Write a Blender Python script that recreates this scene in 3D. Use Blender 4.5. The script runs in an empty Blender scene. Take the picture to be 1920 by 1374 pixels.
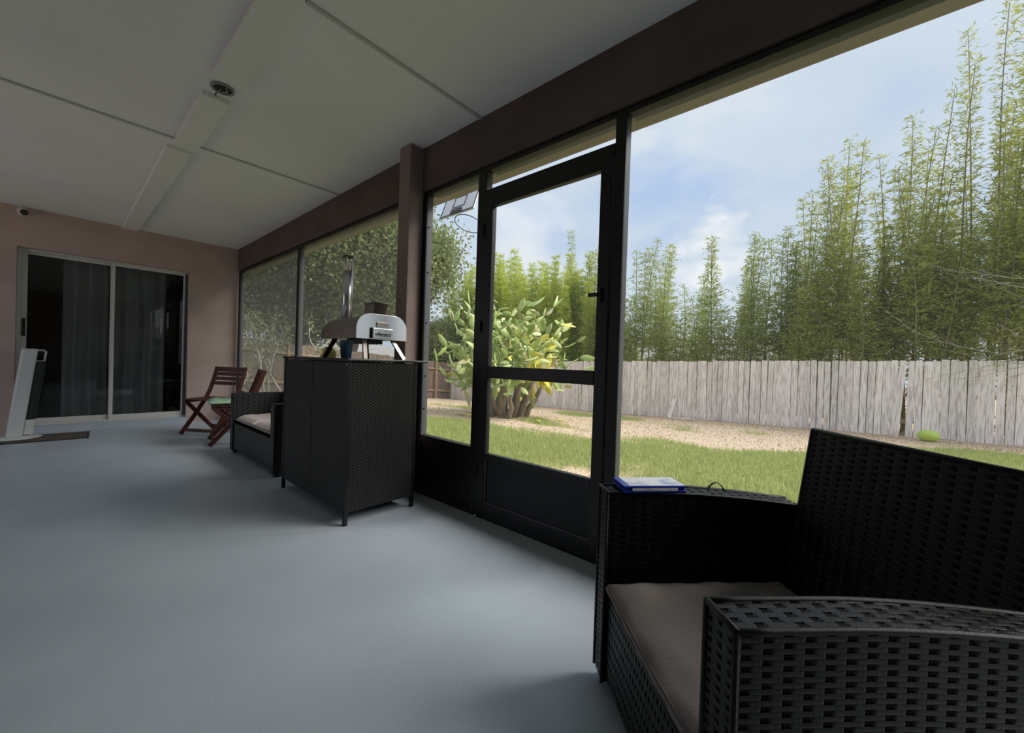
import bpy, math, random
import numpy as np
from mathutils import Matrix, Vector

scene = bpy.context.scene
COL = scene.collection
rng = np.random.default_rng(7)
random.seed(7)
R = math.radians

# ------------------------------------------------------------------ camera
EYE = Vector((0, 0, 0.98))
YAW, PITCH, ROLL = R(48.755), R(-0.58), R(1.89)
fwd = Vector((math.sin(YAW) * math.cos(PITCH), math.cos(YAW) * math.cos(PITCH), math.sin(PITCH)))
rt = Vector((math.cos(YAW), -math.sin(YAW), 0))
up = rt.cross(fwd)
rt2 = rt * math.cos(ROLL) + up * math.sin(ROLL)
up2 = up * math.cos(ROLL) - rt * math.sin(ROLL)
cam_data = bpy.data.cameras.new('camera')
cam_data.sensor_width = 36.0
cam_data.lens = 36.0 * 746.8 / 1920
cam_data.clip_start = 0.02
cam_data.clip_end = 400
cam = bpy.data.objects.new('camera', cam_data)
COL.objects.link(cam)
cam.matrix_world = Matrix(((rt2.x, up2.x, -fwd.x, EYE.x), (rt2.y, up2.y, -fwd.y, EYE.y),
                           (rt2.z, up2.z, -fwd.z, EYE.z), (0, 0, 0, 1)))
scene.camera = cam

# ------------------------------------------------------------------ world, sun, exposure
scene.view_settings.view_transform = 'Standard'
scene.view_settings.look = 'None'
scene.view_settings.gamma = 1
scene.view_settings.use_curve_mapping = False
scene.view_settings.exposure = 0.68

world = bpy.data.worlds.new('sky')
scene.world = world
world.use_nodes = True
wn, wl = world.node_tree.nodes, world.node_tree.links
wn.clear()
w_out = wn.new('ShaderNodeOutputWorld')
w_bg = wn.new('ShaderNodeBackground')
w_bg.inputs['Strength'].default_value = 0.675
w_tc = wn.new('ShaderNodeTexCoord')
w_map = wn.new('ShaderNodeMapping')
w_map.inputs['Scale'].default_value = (1, 1, 1.9)
w_map.inputs['Location'].default_value = (0.31, 0.12, 0.2)
w_n = wn.new('ShaderNodeTexNoise')
w_n.inputs['Scale'].default_value = 2.1
w_n.inputs['Detail'].default_value = 7
w_n.inputs['Roughness'].default_value = 0.52
w_r = wn.new('ShaderNodeValToRGB')
w_r.color_ramp.elements[0].position = 0.26
w_r.color_ramp.elements[0].color = (0.46, 0.60, 0.83, 1)
w_r.color_ramp.elements[1].position = 0.42
w_r.color_ramp.elements[1].color = (0.61, 0.715, 0.84, 1)
e = w_r.color_ramp.elements.new(0.56)
e.color = (0.66, 0.755, 0.865, 1)
e = w_r.color_ramp.elements.new(0.68)
e.color = (0.84, 0.88, 0.92, 1)
wl.new(w_tc.outputs['Generated'], w_map.inputs['Vector'])
wl.new(w_map.outputs[0], w_n.inputs['Vector'])
wl.new(w_n.outputs['Fac'], w_r.inputs['Fac'])
def sky_spot(base, direction, r0, r1, col, amount):
    """A break or a cloud head in the cloud cover around one direction, edges broken up by noise."""
    nz = wn.new('ShaderNodeTexNoise')
    nz.inputs['Scale'].default_value = 7.0
    nz.inputs['Detail'].default_value = 6
    wl.new(w_map.outputs[0], nz.inputs['Vector'])
    dp = wn.new('ShaderNodeVectorMath')
    dp.operation = 'DISTANCE'
    wl.new(w_tc.outputs['Generated'], dp.inputs[0])
    dp.inputs[1].default_value = direction
    ma = wn.new('ShaderNodeMath')
    ma.operation = 'MULTIPLY_ADD'
    wl.new(nz.outputs['Fac'], ma.inputs[0])
    ma.inputs[1].default_value = -.35
    wl.new(dp.outputs['Value'], ma.inputs[2])
    mr = wn.new('ShaderNodeMapRange')
    mr.inputs['From Min'].default_value = r1
    mr.inputs['From Max'].default_value = r0
    mr.inputs['To Max'].default_value = amount
    wl.new(ma.outputs[0], mr.inputs['Value'])
    mx = wn.new('ShaderNodeMix')
    mx.data_type = 'RGBA'
    wl.new(mr.outputs[0], mx.inputs['Factor'])
    wl.new(base, mx.inputs['A'])
    mx.inputs['B'].default_value = (*col, 1)
    return mx.outputs['Result']
c_ = sky_spot(w_r.outputs['Color'], (0.86, 0.34, 0.385), -.155, -.05, (0.40, 0.56, 0.86), .7)
c_ = sky_spot(c_, (0.935, 0.25, 0.235), -.155, -.105, (0.90, 0.93, 0.955), .9)
c_ = sky_spot(c_, (0.72, 0.63, 0.29), -.13, -.03, (0.90, 0.93, 0.96), .6)
wl.new(c_, w_bg.inputs['Color'])
wl.new(w_bg.outputs[0], w_out.inputs[0])

sun_d = bpy.data.lights.new('sun', 'SUN')
sun_d.energy = 3.6
sun_d.angle = R(42)
sun_d.color = (1.0, 0.95, 0.86)
sun = bpy.data.objects.new('sun', sun_d)
COL.objects.link(sun)
sun.rotation_euler = Vector((-0.42, 0.62, -0.72)).to_track_quat('-Z', 'Y').to_euler()
scene.cycles.transparent_max_bounces = 24

# ------------------------------------------------------------------ materials
def nodes_of(m):
    m.use_nodes = True
    return m.node_tree.nodes, m.node_tree.links

def mat(name, col, rough=0.6, metal=0.0, col2=None, vscale=6.0, detail=4, bump=0.0, bscale=60.0,
        stretch=(1, 1, 1), spec=0.5, lo=0.35, hi=0.65, sheen=0.0, island=0.0):
    m = bpy.data.materials.new(name)
    n, l = nodes_of(m)
    p = n['Principled BSDF']
    p.inputs['Base Color'].default_value = (*col, 1)
    p.inputs['Roughness'].default_value = rough
    p.inputs['Metallic'].default_value = metal
    p.inputs['Specular IOR Level'].default_value = spec
    if sheen:
        p.inputs['Sheen Weight'].default_value = sheen
    tc = n.new('ShaderNodeTexCoord')
    mp = n.new('ShaderNodeMapping')
    mp.inputs['Scale'].default_value = stretch
    if island:
        oi0 = n.new('ShaderNodeObjectInfo')
        sc0 = n.new('ShaderNodeMath')
        sc0.operation = 'MULTIPLY'
        sc0.inputs[1].default_value = 37.0
        l.new(oi0.outputs['Random'], sc0.inputs[0])
        av = n.new('ShaderNodeVectorMath')
        av.operation = 'ADD'
        l.new(tc.outputs['Object'], av.inputs[0])
        l.new(sc0.outputs[0], av.inputs[1])
        l.new(av.outputs[0], mp.inputs['Vector'])
    else:
        l.new(tc.outputs['Object'], mp.inputs['Vector'])
    colour = None
    if col2 is not None:
        t = n.new('ShaderNodeTexNoise')
        t.inputs['Scale'].default_value = vscale
        t.inputs['Detail'].default_value = detail
        l.new(mp.outputs[0], t.inputs['Vector'])
        r = n.new('ShaderNodeValToRGB')
        r.color_ramp.elements[0].position = lo
        r.color_ramp.elements[1].position = hi
        r.color_ramp.elements[0].color = (*col, 1)
        r.color_ramp.elements[1].color = (*col2, 1)
        l.new(t.outputs['Fac'], r.inputs['Fac'])
        colour = r.outputs['Color']
    if island:
        oi = n.new('ShaderNodeObjectInfo')
        hs = n.new('ShaderNodeHueSaturation')
        mr = n.new('ShaderNodeMapRange')
        mr.inputs['To Min'].default_value = 1 - island
        mr.inputs['To Max'].default_value = 1 + island
        l.new(oi.outputs['Random'], mr.inputs['Value'])
        l.new(mr.outputs[0], hs.inputs['Value'])
        if colour is None:
            hs.inputs['Color'].default_value = (*col, 1)
        else:
            l.new(colour, hs.inputs['Color'])
        colour = hs.outputs['Color']
    if colour is not None:
        l.new(colour, p.inputs['Base Color'])
    if bump:
        t2 = n.new('ShaderNodeTexNoise')
        t2.inputs['Scale'].default_value = bscale
        t2.inputs['Detail'].default_value = 5
        l.new(mp.outputs[0], t2.inputs['Vector'])
        b = n.new('ShaderNodeBump')
        b.inputs['Strength'].default_value = bump
        b.inputs['Distance'].default_value = 0.01
        l.new(t2.outputs['Fac'], b.inputs['Height'])
        l.new(b.outputs[0], p.inputs['Normal'])
    return m

def leaf_mat(name, c1, c2, trans=0.35):
    m = bpy.data.materials.new(name)
    n, l = nodes_of(m)
    n.clear()
    out = n.new('ShaderNodeOutputMaterial')
    g = n.new('ShaderNodeNewGeometry')
    r = n.new('ShaderNodeValToRGB')
    r.color_ramp.elements[0].color = (*c1, 1)
    r.color_ramp.elements[1].color = (*c2, 1)
    l.new(g.outputs['Random Per Island'], r.inputs['Fac'])
    d = n.new('ShaderNodeBsdfDiffuse')
    t = n.new('ShaderNodeBsdfTranslucent')
    x = n.new('ShaderNodeMixShader')
    x.inputs[0].default_value = trans
    l.new(r.outputs['Color'], d.inputs['Color'])
    l.new(r.outputs['Color'], t.inputs['Color'])
    l.new(d.outputs[0], x.inputs[1])
    l.new(t.outputs[0], x.inputs[2])
    l.new(x.outputs[0], out.inputs[0])
    return m

def screen_mat(name, cover, col):
    m = bpy.data.materials.new(name)
    n, l = nodes_of(m)
    n.clear()
    out = n.new('ShaderNodeOutputMaterial')
    d = n.new('ShaderNodeBsdfDiffuse')
    d.inputs['Color'].default_value = (*col, 1)
    tl = n.new('ShaderNodeBsdfTranslucent')
    tl.inputs['Color'].default_value = (*col, 1)
    a = n.new('ShaderNodeMixShader')
    a.inputs[0].default_value = 0.4
    t = n.new('ShaderNodeBsdfTransparent')
    x = n.new('ShaderNodeMixShader')
    x.inputs[0].default_value = cover
    l.new(d.outputs[0], a.inputs[1])
    l.new(tl.outputs[0], a.inputs[2])
    l.new(t.outputs[0], x.inputs[1])
    l.new(a.outputs[0], x.inputs[2])
    l.new(x.outputs[0], out.inputs[0])
    return m

def glass_mat(name, tint):
    m = bpy.data.materials.new(name)
    n, l = nodes_of(m)
    n.clear()
    out = n.new('ShaderNodeOutputMaterial')
    t = n.new('ShaderNodeBsdfTransparent')
    t.inputs['Color'].default_value = (*tint, 1)
    g = n.new('ShaderNodeBsdfGlossy')
    g.inputs['Roughness'].default_value = 0.01
    f = n.new('ShaderNodeFresnel')
    f.inputs['IOR'].default_value = 1.45
    x = n.new('ShaderNodeMixShader')
    l.new(f.outputs[0], x.inputs[0])
    l.new(t.outputs[0], x.inputs[1])
    l.new(g.outputs[0], x.inputs[2])
    l.new(x.outputs[0], out.inputs[0])
    return m

m_floor = mat('painted_concrete', (0.42, 0.49, 0.565), 0.42, col2=(0.46, 0.53, 0.605), vscale=2.5, bump=0.12, bscale=90)
m_ceil = mat('ceiling_paint', (0.84, 0.83, 0.84), 0.85, col2=(0.88, 0.87, 0.875), vscale=1.2, bump=0.05, bscale=120)
m_strip = mat('ceiling_board_paint', (0.83, 0.82, 0.79), 0.7, bump=0.03)
m_gap = mat('ceiling_joint_grey', (0.30, 0.29, 0.27), 0.9)
m_stucco = mat('pink_stucco', (0.44, 0.345, 0.315), 0.92, col2=(0.51, 0.40, 0.37), vscale=3, bump=0.55, bscale=70)
m_beam = mat('brown_stucco', (0.095, 0.070, 0.065), 0.92, col2=(0.12, 0.09, 0.083), vscale=3, bump=0.5, bscale=60)
m_column = mat('column_stucco', (0.20, 0.15, 0.138), 0.92, col2=(0.25, 0.19, 0.175), vscale=3, bump=0.5, bscale=60)
m_soffit = mat('beige_soffit', (0.40, 0.33, 0.265), 0.9, col2=(0.46, 0.38, 0.31), vscale=4, bump=0.2)
m_black = mat('black_aluminium', (0.0035, 0.0035, 0.0048), 0.42, bump=0.02, spec=0.35)
m_grey_and_lit = mat('grey_metal_and_lit_side', (0.085, 0.085, 0.098), 0.4, metal=0.2)  # plain grey metal; on the post sides it paints in daylight
m_kick = mat('black_kick_sheet', (0.003, 0.003, 0.0042), 0.5, spec=0.35)
m_screw = mat('screw_black', (0.006, 0.006, 0.006), 0.4, metal=0.6)
m_screw_l = mat('screw_bright', (0.6, 0.6, 0.6), 0.3, metal=0.9)
m_scr = screen_mat('insect_screen', 0.06, (0.30, 0.32, 0.34))
m_scr_haze = screen_mat('screen_with_painted_haze', 0.20, (0.27, 0.28, 0.28))  # milky haze of the slanting view painted in as extra fixed cover
m_scr_haze_far = screen_mat('screen_with_strong_painted_haze', 0.46, (0.19, 0.20, 0.20))  # farthest panel, with the strongest slanting-view haze painted in
m_glass = glass_mat('door_glass', (0.85, 0.88, 0.88))
m_white = mat('white_aluminium', (0.62, 0.62, 0.60), 0.45, bump=0.02)
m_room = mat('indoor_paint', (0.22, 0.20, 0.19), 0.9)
m_sheer = None

def sheer(name, col, cover):
    m = screen_mat(name, cover, col)
    return m
m_sheer = sheer('grey_sheer', (0.80, 0.79, 0.82), 0.88)
m_drape = mat('charcoal_drape', (0.05, 0.05, 0.055), 0.95)
m_plastic = mat('white_plastic', (0.66, 0.68, 0.69), 0.4)
m_plastic_d = mat('dark_green_grille', (0.012, 0.022, 0.02), 0.5)
m_mat = mat('brown_doormat', (0.085, 0.07, 0.06), 1.0, col2=(0.12, 0.10, 0.085), vscale=60, bump=0.6, bscale=200)
m_wood = mat('red_brown_wood', (0.062, 0.017, 0.012), 0.5, col2=(0.10, 0.028, 0.019), vscale=9, stretch=(1, 9, 9), bump=0.1)
m_green = mat('sage_fabric', (0.27, 0.42, 0.30), 0.95, bump=0.2, bscale=200)
m_taupe = mat('taupe_fabric', (0.19, 0.165, 0.158), 0.95, col2=(0.23, 0.20, 0.192), vscale=5, bump=0.25, bscale=180, sheen=0.15)
m_taupe_pipe = mat('taupe_piping', (0.10, 0.085, 0.08), 0.9)
m_taupe_far = mat('pale_taupe_fabric', (0.50, 0.44, 0.43), 0.95, bump=0.2, bscale=150)
m_wick = mat('black_wicker', (0.0045, 0.0045, 0.0060), 0.38, spec=0.34, bump=0.25, bscale=300, stretch=(1, 1, 6))
m_wick_in = mat('wicker_inner', (0.0015, 0.0015, 0.002), 0.8, spec=0.2)
m_wick_far = mat('charcoal_wicker', (0.014, 0.016, 0.018), 0.42)
m_bar = mat('bar_wicker_brown_black', (0.018, 0.0165, 0.0165), 0.55, spec=0.35)
m_bar_door = mat('bar_door_panel', (0.007, 0.007, 0.0075), 0.65, bump=0.15, bscale=220)
m_bar_top = mat('bar_top_black', (0.012, 0.012, 0.013), 0.30)
m_steel = mat('brushed_steel', (0.62, 0.62, 0.62), 0.26, metal=1.0, bump=0.03, stretch=(1, 1, 20), bscale=80)
m_steel_d = mat('smoked_steel', (0.30, 0.27, 0.25), 0.38, metal=1.0)
m_dark = mat('black_part', (0.012, 0.012, 0.012), 0.5)
m_blue_cup = mat('blue_enamel', (0.045, 0.10, 0.17), 0.35)
m_yellow = mat('yellow_film', (0.92, 0.72, 0.06), 0.5, col2=(0.92, 0.82, 0.25), vscale=12)
m_case_blue = mat('blue_case_plastic', (0.02, 0.045, 0.42), 0.25)
m_case_white = mat('white_case_sleeve', (0.80, 0.82, 0.86), 0.35, col2=(0.30, 0.36, 0.62), vscale=18, lo=0.52, hi=0.72)
m_picket = mat('weathered_picket', (0.50, 0.41, 0.38), 0.95, col2=(0.97, 0.89, 0.85), vscale=4.2, detail=9,
               stretch=(10, 10, .8), bump=0.5, bscale=14, lo=0.28, hi=0.56, island=0.14)
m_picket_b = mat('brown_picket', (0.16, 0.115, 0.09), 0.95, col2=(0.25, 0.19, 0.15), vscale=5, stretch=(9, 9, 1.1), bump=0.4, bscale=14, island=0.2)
m_rail = mat('fence_rail_wood', (0.30, 0.20, 0.13), 0.9, col2=(0.40, 0.27, 0.18), vscale=5)
m_ball = mat('lime_rubber', (0.46, 0.62, 0.09), 0.45, col2=(0.54, 0.68, 0.16), vscale=3)
m_board = mat('frosted_backboard', (0.78, 0.79, 0.82), 0.5)
m_line = mat('backboard_black_line', (0.02, 0.022, 0.028), 0.5)
m_culm = mat('bamboo_culm_green', (0.19, 0.17, 0.075), 0.6, col2=(0.27, 0.22, 0.12), vscale=4, island=0.3)
m_trunk = mat('tree_bark', (0.11, 0.085, 0.065), 0.95, col2=(0.17, 0.14, 0.11), vscale=6, bump=0.6, bscale=12)
m_dead = mat('bleached_dead_wood', (0.52, 0.47, 0.39), 0.9, col2=(0.40, 0.35, 0.28), vscale=8)
m_pale_branch = mat('pale_branch', (0.62, 0.60, 0.52), 0.9, col2=(0.48, 0.45, 0.38), vscale=6)
m_cactus_wood = mat('cactus_trunk', (0.20, 0.15, 0.105), 0.95, col2=(0.30, 0.24, 0.17), vscale=9, stretch=(1, 1, .4), bump=0.8, bscale=10)
m_pad = [mat('cactus_pad_green', (0.28, 0.38, 0.10), 0.6, col2=(0.40, 0.49, 0.16), vscale=5, island=0.25),
         mat('cactus_pad_pale', (0.42, 0.51, 0.20), 0.6, col2=(0.54, 0.61, 0.28), vscale=5, island=0.2),
         mat('cactus_pad_yellow', (0.80, 0.70, 0.07), 0.6, col2=(0.66, 0.66, 0.15), vscale=5, island=0.15),
         mat('cactus_pad_tan', (0.55, 0.46, 0.27), 0.7, col2=(0.48, 0.48, 0.25), vscale=5, island=0.2)]
l_bam_r = leaf_mat('bamboo_leaf_dark', (0.27, 0.30, 0.08), (0.62, 0.65, 0.20), 0.5)
l_bam_m = leaf_mat('bamboo_leaf_mid', (0.26, 0.31, 0.09), (0.55, 0.61, 0.21), 0.5)
l_bam_l = leaf_mat('bamboo_leaf_yellow', (0.42, 0.50, 0.08), (0.74, 0.80, 0.20), 0.5)
l_oak = leaf_mat('oak_leaf', (0.16, 0.20, 0.08), (0.40, 0.44, 0.21), 0.4)
l_oak2 = leaf_mat('olive_leaf', (0.22, 0.26, 0.10), (0.46, 0.50, 0.24), 0.4)
l_frangi = leaf_mat('shrub_leaf', (0.16, 0.20, 0.08), (0.33, 0.35, 0.15), 0.3)
l_grass = leaf_mat('grass_blade', (0.32, 0.39, 0.13), (0.62, 0.66, 0.29), 0.4)
l_straw = leaf_mat('dry_litter', (0.40, 0.24, 0.13), (0.72, 0.58, 0.40), 0.1)
m_nb_wall = mat('neighbour_wall', (0.62, 0.60, 0.57), 0.9, col2=(0.55, 0.53, 0.50), vscale=2)
m_nb_roof = mat('neighbour_roof', (0.36, 0.35, 0.35), 0.9, col2=(0.28, 0.27, 0.27), vscale=4)
m_nb_win = mat('neighbour_window', (0.10, 0.12, 0.14), 0.2)

# ground: sand, dry grass and green turf by world position
def ground_mat():
    m = bpy.data.materials.new('yard_ground')
    n, l = nodes_of(m)
    p = n['Principled BSDF']
    p.inputs['Roughness'].default_value = 1.0
    p.inputs['Specular IOR Level'].default_value = 0.1
    at = n.new('ShaderNodeAttribute')
    at.attribute_name = 'turf'
    tc = n.new('ShaderNodeTexCoord')
    t = n.new('ShaderNodeTexNoise')
    t.inputs['Scale'].default_value = 2.6
    t.inputs['Detail'].default_value = 8
    t.inputs['Roughness'].default_value = 0.68
    l.new(tc.outputs['Object'], t.inputs['Vector'])
    ad = n.new('ShaderNodeMath')
    ad.operation = 'MULTIPLY_ADD'
    l.new(t.outputs['Fac'], ad.inputs[0])
    ad.inputs[1].default_value = 1.1
    sb = n.new('ShaderNodeMath')
    sb.operation = 'SUBTRACT'
    l.new(at.outputs['Fac'], sb.inputs[0])
    sb.inputs[1].default_value = 0.55
    l.new(sb.outputs[0], ad.inputs[2])
    r = n.new('ShaderNodeValToRGB')
    els = r.color_ramp.elements
    els[0].position = 0.18
    els[0].color = (0.66, 0.52, 0.39, 1)
    els[1].position = 0.72
    els[1].color = (0.34, 0.34, 0.16, 1)
    q = els.new(0.42)
    q.color = (0.55, 0.45, 0.30, 1)
    q = els.new(0.56)
    q.color = (0.42, 0.38, 0.21, 1)
    l.new(ad.outputs[0], r.inputs['Fac'])
    l.new(r.outputs['Color'], p.inputs['Base Color'])
    t2 = n.new('ShaderNodeTexNoise')
    t2.inputs['Scale'].default_value = 22
    t2.inputs['Detail'].default_value = 6
    l.new(tc.outputs['Object'], t2.inputs['Vector'])
    b = n.new('ShaderNodeBump')
    b.inputs['Strength'].default_value = 0.8
    b.inputs['Distance'].default_value = 0.05
    l.new(t2.outputs['Fac'], b.inputs['Height'])
    l.new(b.outputs[0], p.inputs['Normal'])
    return m
m_ground = ground_mat()

# ------------------------------------------------------------------ mesh helpers
class MB:
    def __init__(s):
        s.v, s.f = [], []
    def quadbox(s, c):                        # eight corners: bottom four ccw, top four ccw
        b = len(s.v)
        s.v += [tuple(p) for p in c]
        s.f += [(b+3, b+2, b+1, b), (b+4, b+5, b+6, b+7), (b, b+1, b+5, b+4), (b+1, b+2, b+6, b+5),
                (b+2, b+3, b+7, b+6), (b+3, b, b+4, b+7)]
        return s
    def box(s, x0, x1, y0, y1, z0, z1):
        return s.quadbox([(x0, y0, z0), (x1, y0, z0), (x1, y1, z0), (x0, y1, z0),
                          (x0, y0, z1), (x1, y0, z1), (x1, y1, z1), (x0, y1, z1)])
    def bar(s, a, b, w, h, side=(1, 0, 0)):   # rectangular bar from a to b; w along side, h across
        a, b, sd = Vector(a), Vector(b), Vector(side)
        d = (b - a).normalized()
        sd = (sd - d * sd.dot(d)).normalized()
        t = d.cross(sd)
        c = []
        for p in (a, b):
            for (i, j) in ((-1, -1), (1, -1), (1, 1), (-1, 1)):
                c.append(p + sd * (i * w / 2) + t * (j * h / 2))
        return s.quadbox(c)
    def tube(s, pts, rad, n=8, cap=True):
        pts = [Vector(p) for p in pts]
        if not hasattr(rad, '__len__'):
            rad = [rad] * len(pts)
        base = len(s.v)
        prev = None
        for i, p in enumerate(pts):
            d = (pts[min(i+1, len(pts)-1)] - pts[max(i-1, 0)]).normalized()
            if prev is None:
                a = d.orthogonal().normalized()
            else:
                a = (prev - d * prev.dot(d))
                a = a.normalized() if a.length > 1e-6 else d.orthogonal().normalized()
            prev = a
            b = d.cross(a)
            for k in range(n):
                t = 2 * math.pi * k / n
                s.v.append(tuple(p + (a * math.cos(t) + b * math.sin(t)) * rad[i]))
        for i in range(len(pts) - 1):
            for k in range(n):
                q = base + i * n
                s.f.append((q + k, q + (k+1) % n, q + n + (k+1) % n, q + n + k))
        if cap:
            s.f.append(tuple(base + k for k in reversed(range(n))))
            q = base + (len(pts) - 1) * n
            s.f.append(tuple(q + k for k in range(n)))
        return s
    def lathe(s, prof, n=24, c=(0, 0, 0)):
        base = len(s.v)
        for (r, z) in prof:
            for k in range(n):
                t = 2 * math.pi * k / n
                s.v.append((c[0] + r * math.cos(t), c[1] + r * math.sin(t), c[2] + z))
        for i in range(len(prof) - 1):
            for k in range(n):
                q = base + i * n
                s.f.append((q + k, q + (k+1) % n, q + n + (k+1) % n, q + n + k))
        s.f.append(tuple(base + k for k in reversed(range(n))))
        q = base + (len(prof) - 1) * n
        s.f.append(tuple(q + k for k in range(n)))
        return s
    def prism(s, poly, ext):                  # poly: 3-D ring, ext: vector
        b, n = len(s.v), len(poly)
        e = Vector(ext)
        s.v += [tuple(Vector(p)) for p in poly] + [tuple(Vector(p) + e) for p in poly]
        s.f.append(tuple(b + k for k in reversed(range(n))))
        s.f.append(tuple(b + n + k for k in range(n)))
        for k in range(n):
            s.f.append((b + k, b + (k+1) % n, b + n + (k+1) % n, b + n + k))
        return s
    def grid(s, P):                           # P: (rows, cols, 3) array
        r, c = P.shape[:2]
        b = len(s.v)
        s.v += [tuple(p) for p in P.reshape(-1, 3).tolist()]
        for i in range(r - 1):
            for j in range(c - 1):
                q = b + i * c + j
                s.f.append((q, q + 1, q + c + 1, q + c))
        return s
    def build(s, name, m, parent=None, smooth=False, bevel=0.0, world=False, kind=None, subd=0):
        me = bpy.data.meshes.new(name)
        v = s.v
        if world and parent is not None:
            o = wloc(parent)
            v = [(p[0] - o.x, p[1] - o.y, p[2] - o.z) for p in v]
        me.from_pydata(v, [], s.f)
        me.materials.append(m)
        return link(me, name, parent, smooth, bevel, kind, subd)

def wloc(o):
    p = Vector((0, 0, 0))
    while o is not None:
        p = p + Vector(o.location)
        o = o.parent
    return p

def link(me, name, parent=None, smooth=False, bevel=0.0, kind=None, subd=0):
    o = bpy.data.objects.new(name, me)
    COL.objects.link(o)
    o.parent = parent
    if smooth:
        me.polygons.foreach_set('use_smooth', [True] * len(me.polygons))
    if bevel:
        b = o.modifiers.new('bevel', 'BEVEL')
        b.width = bevel
        b.segments = 2
        b.limit_method = 'ANGLE'
    if subd:
        d = o.modifiers.new('subd', 'SUBSURF')
        d.levels = d.render_levels = subd
    if kind:
        o['kind'] = kind
    return o

def np_mesh(name, V, F, m, smooth=False):
    """V (n,3) float, F (k,q) int faces of one size."""
    me = bpy.data.meshes.new(name)
    V = np.asarray(V, dtype=np.float32)
    F = np.asarray(F, dtype=np.int32)
    q = F.shape[1]
    me.vertices.add(len(V))
    me.vertices.foreach_set('co', V.ravel())
    me.loops.add(F.size)
    me.loops.foreach_set('vertex_index', F.ravel())
    me.polygons.add(len(F))
    me.polygons.foreach_set('loop_start', np.arange(0, F.size, q, dtype=np.int32))
    me.polygons.foreach_set('loop_total', np.full(len(F), q, dtype=np.int32))
    if smooth:
        me.polygons.foreach_set('use_smooth', np.ones(len(F), dtype=bool))
    me.update(calc_edges=True)
    me.materials.append(m)
    return me

def empty(name, loc=(0, 0, 0), rz=0.0, label=None, cat=None, group=None, kind=None):
    o = bpy.data.objects.new(name, None)
    COL.objects.link(o)
    o.location = loc
    o.rotation_euler = (0, 0, rz)
    o.empty_display_size = 0.1
    tag(o, label, cat, group, kind)
    return o

def tag(o, label=None, cat=None, group=None, kind=None):
    if label: o['label'] = label
    if cat: o['category'] = cat
    if group: o['group'] = group
    if kind: o['kind'] = kind
    return o

def struct(mb, name, m, label, **k):
    o = mb.build(name, m, **k)
    o['kind'] = 'structure'
    o['label'] = label
    return o

def copy_tree(o, parent=None):
    c = o.copy()
    COL.objects.link(c)
    c.parent = parent
    for ch in list(o.children):
        copy_tree(ch, c)
    return c

# ------------------------------------------------------------------ room shell
WX = 1.75            # inner face of the screened wall
FY = 7.03            # far wall
CZ = 2.525           # ceiling
LX, BY = -2.5, -3.0  # left wall, near end

struct(MB().box(LX - .1, 1.98, BY - .2, FY + .12, -0.30, 0), 'floor', m_floor, 'blue-grey painted concrete porch floor')
ceil = struct(MB().box(LX - .1, WX + .05, BY, FY + .1, CZ + .012, CZ + .05), 'ceiling', m_gap, 'off-white porch ceiling of large boards')
xs = [LX, 0.60, WX + .02]
ys = [BY, -0.06, 1.865, 3.79, FY + .02]
for i in range(2):
    for j in range(4):
        g = 0.004
        MB().box(xs[i] + g, xs[i+1] - g, ys[j] + g, ys[j+1] - g, CZ, CZ + .012).build('ceiling_panel', m_ceil, ceil, bevel=.002)
# thin joint battens across, flat boards along
n_trim = 0
def trim(mb, m, label, **k):
    global n_trim
    n_trim += 1
    return struct(mb, 'trim_%d' % n_trim, m, label, **k)
m_batten = mat('batten_paint', (0.56, 0.55, 0.53), 0.85)
for y in (1.865, 3.79):
    trim(MB().box(0.69 if y < 2 else 0.665, WX, y - .011, y + .011, CZ - .010, CZ), m_batten, 'narrow grey joint strip crossing the ceiling boards', bevel=.003)
trim(MB().box(LX, 0.53, 3.79 - .011, 3.79 + .011, CZ - .010, CZ), m_batten, 'narrow grey joint strip on the house side of the ceiling', bevel=.003)
trim(MB().box(0.535, 0.675, BY, 2.745, CZ - .028, CZ), m_strip, 'flat white ceiling board nearest the viewer', bevel=.003)
trim(MB().box(0.535, 0.675, 2.965, 3.86, CZ - .026, CZ), m_strip, 'short flat white ceiling board beyond the round fixture hole', bevel=.003)
trim(MB().box(0.51, 0.66, 3.94, FY, CZ - .024, CZ), m_strip, 'flat white ceiling board running to the house wall', bevel=.003)
trim(MB().box(0.545, 0.665, 3.86, 3.94, CZ - .006, CZ), m_strip, 'thin white filler between two ceiling boards')

# round open ceiling fixture
fx = empty('ceiling_fixture', (0.612, 2.85, CZ), 0, 'round open ceiling fixture box with bare wires', 'light fixture')
MB().lathe([(0.058, 0), (0.058, -.012), (0.047, -.012), (0.045, 0)], 24).build('rim', m_gap, fx, smooth=True)
MB().lathe([(0.046, -0.001), (0.046, -.006)], 24).build('box_plate', m_dark, fx)
for k in range(4):
    a = k * 1.7
    pts = [(0.03 * math.cos(a), 0.03 * math.sin(a), -.006), (0.02 * math.cos(a + .8), 0.02 * math.sin(a + .8), -.022),
           (0.012 * math.cos(a + 2), 0.025 * math.sin(a + 2), -.014)]
    MB().tube(pts, .0022, 6).build('wire', [m_gap, m_soffit, m_dark, m_white][k], fx)

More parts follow.
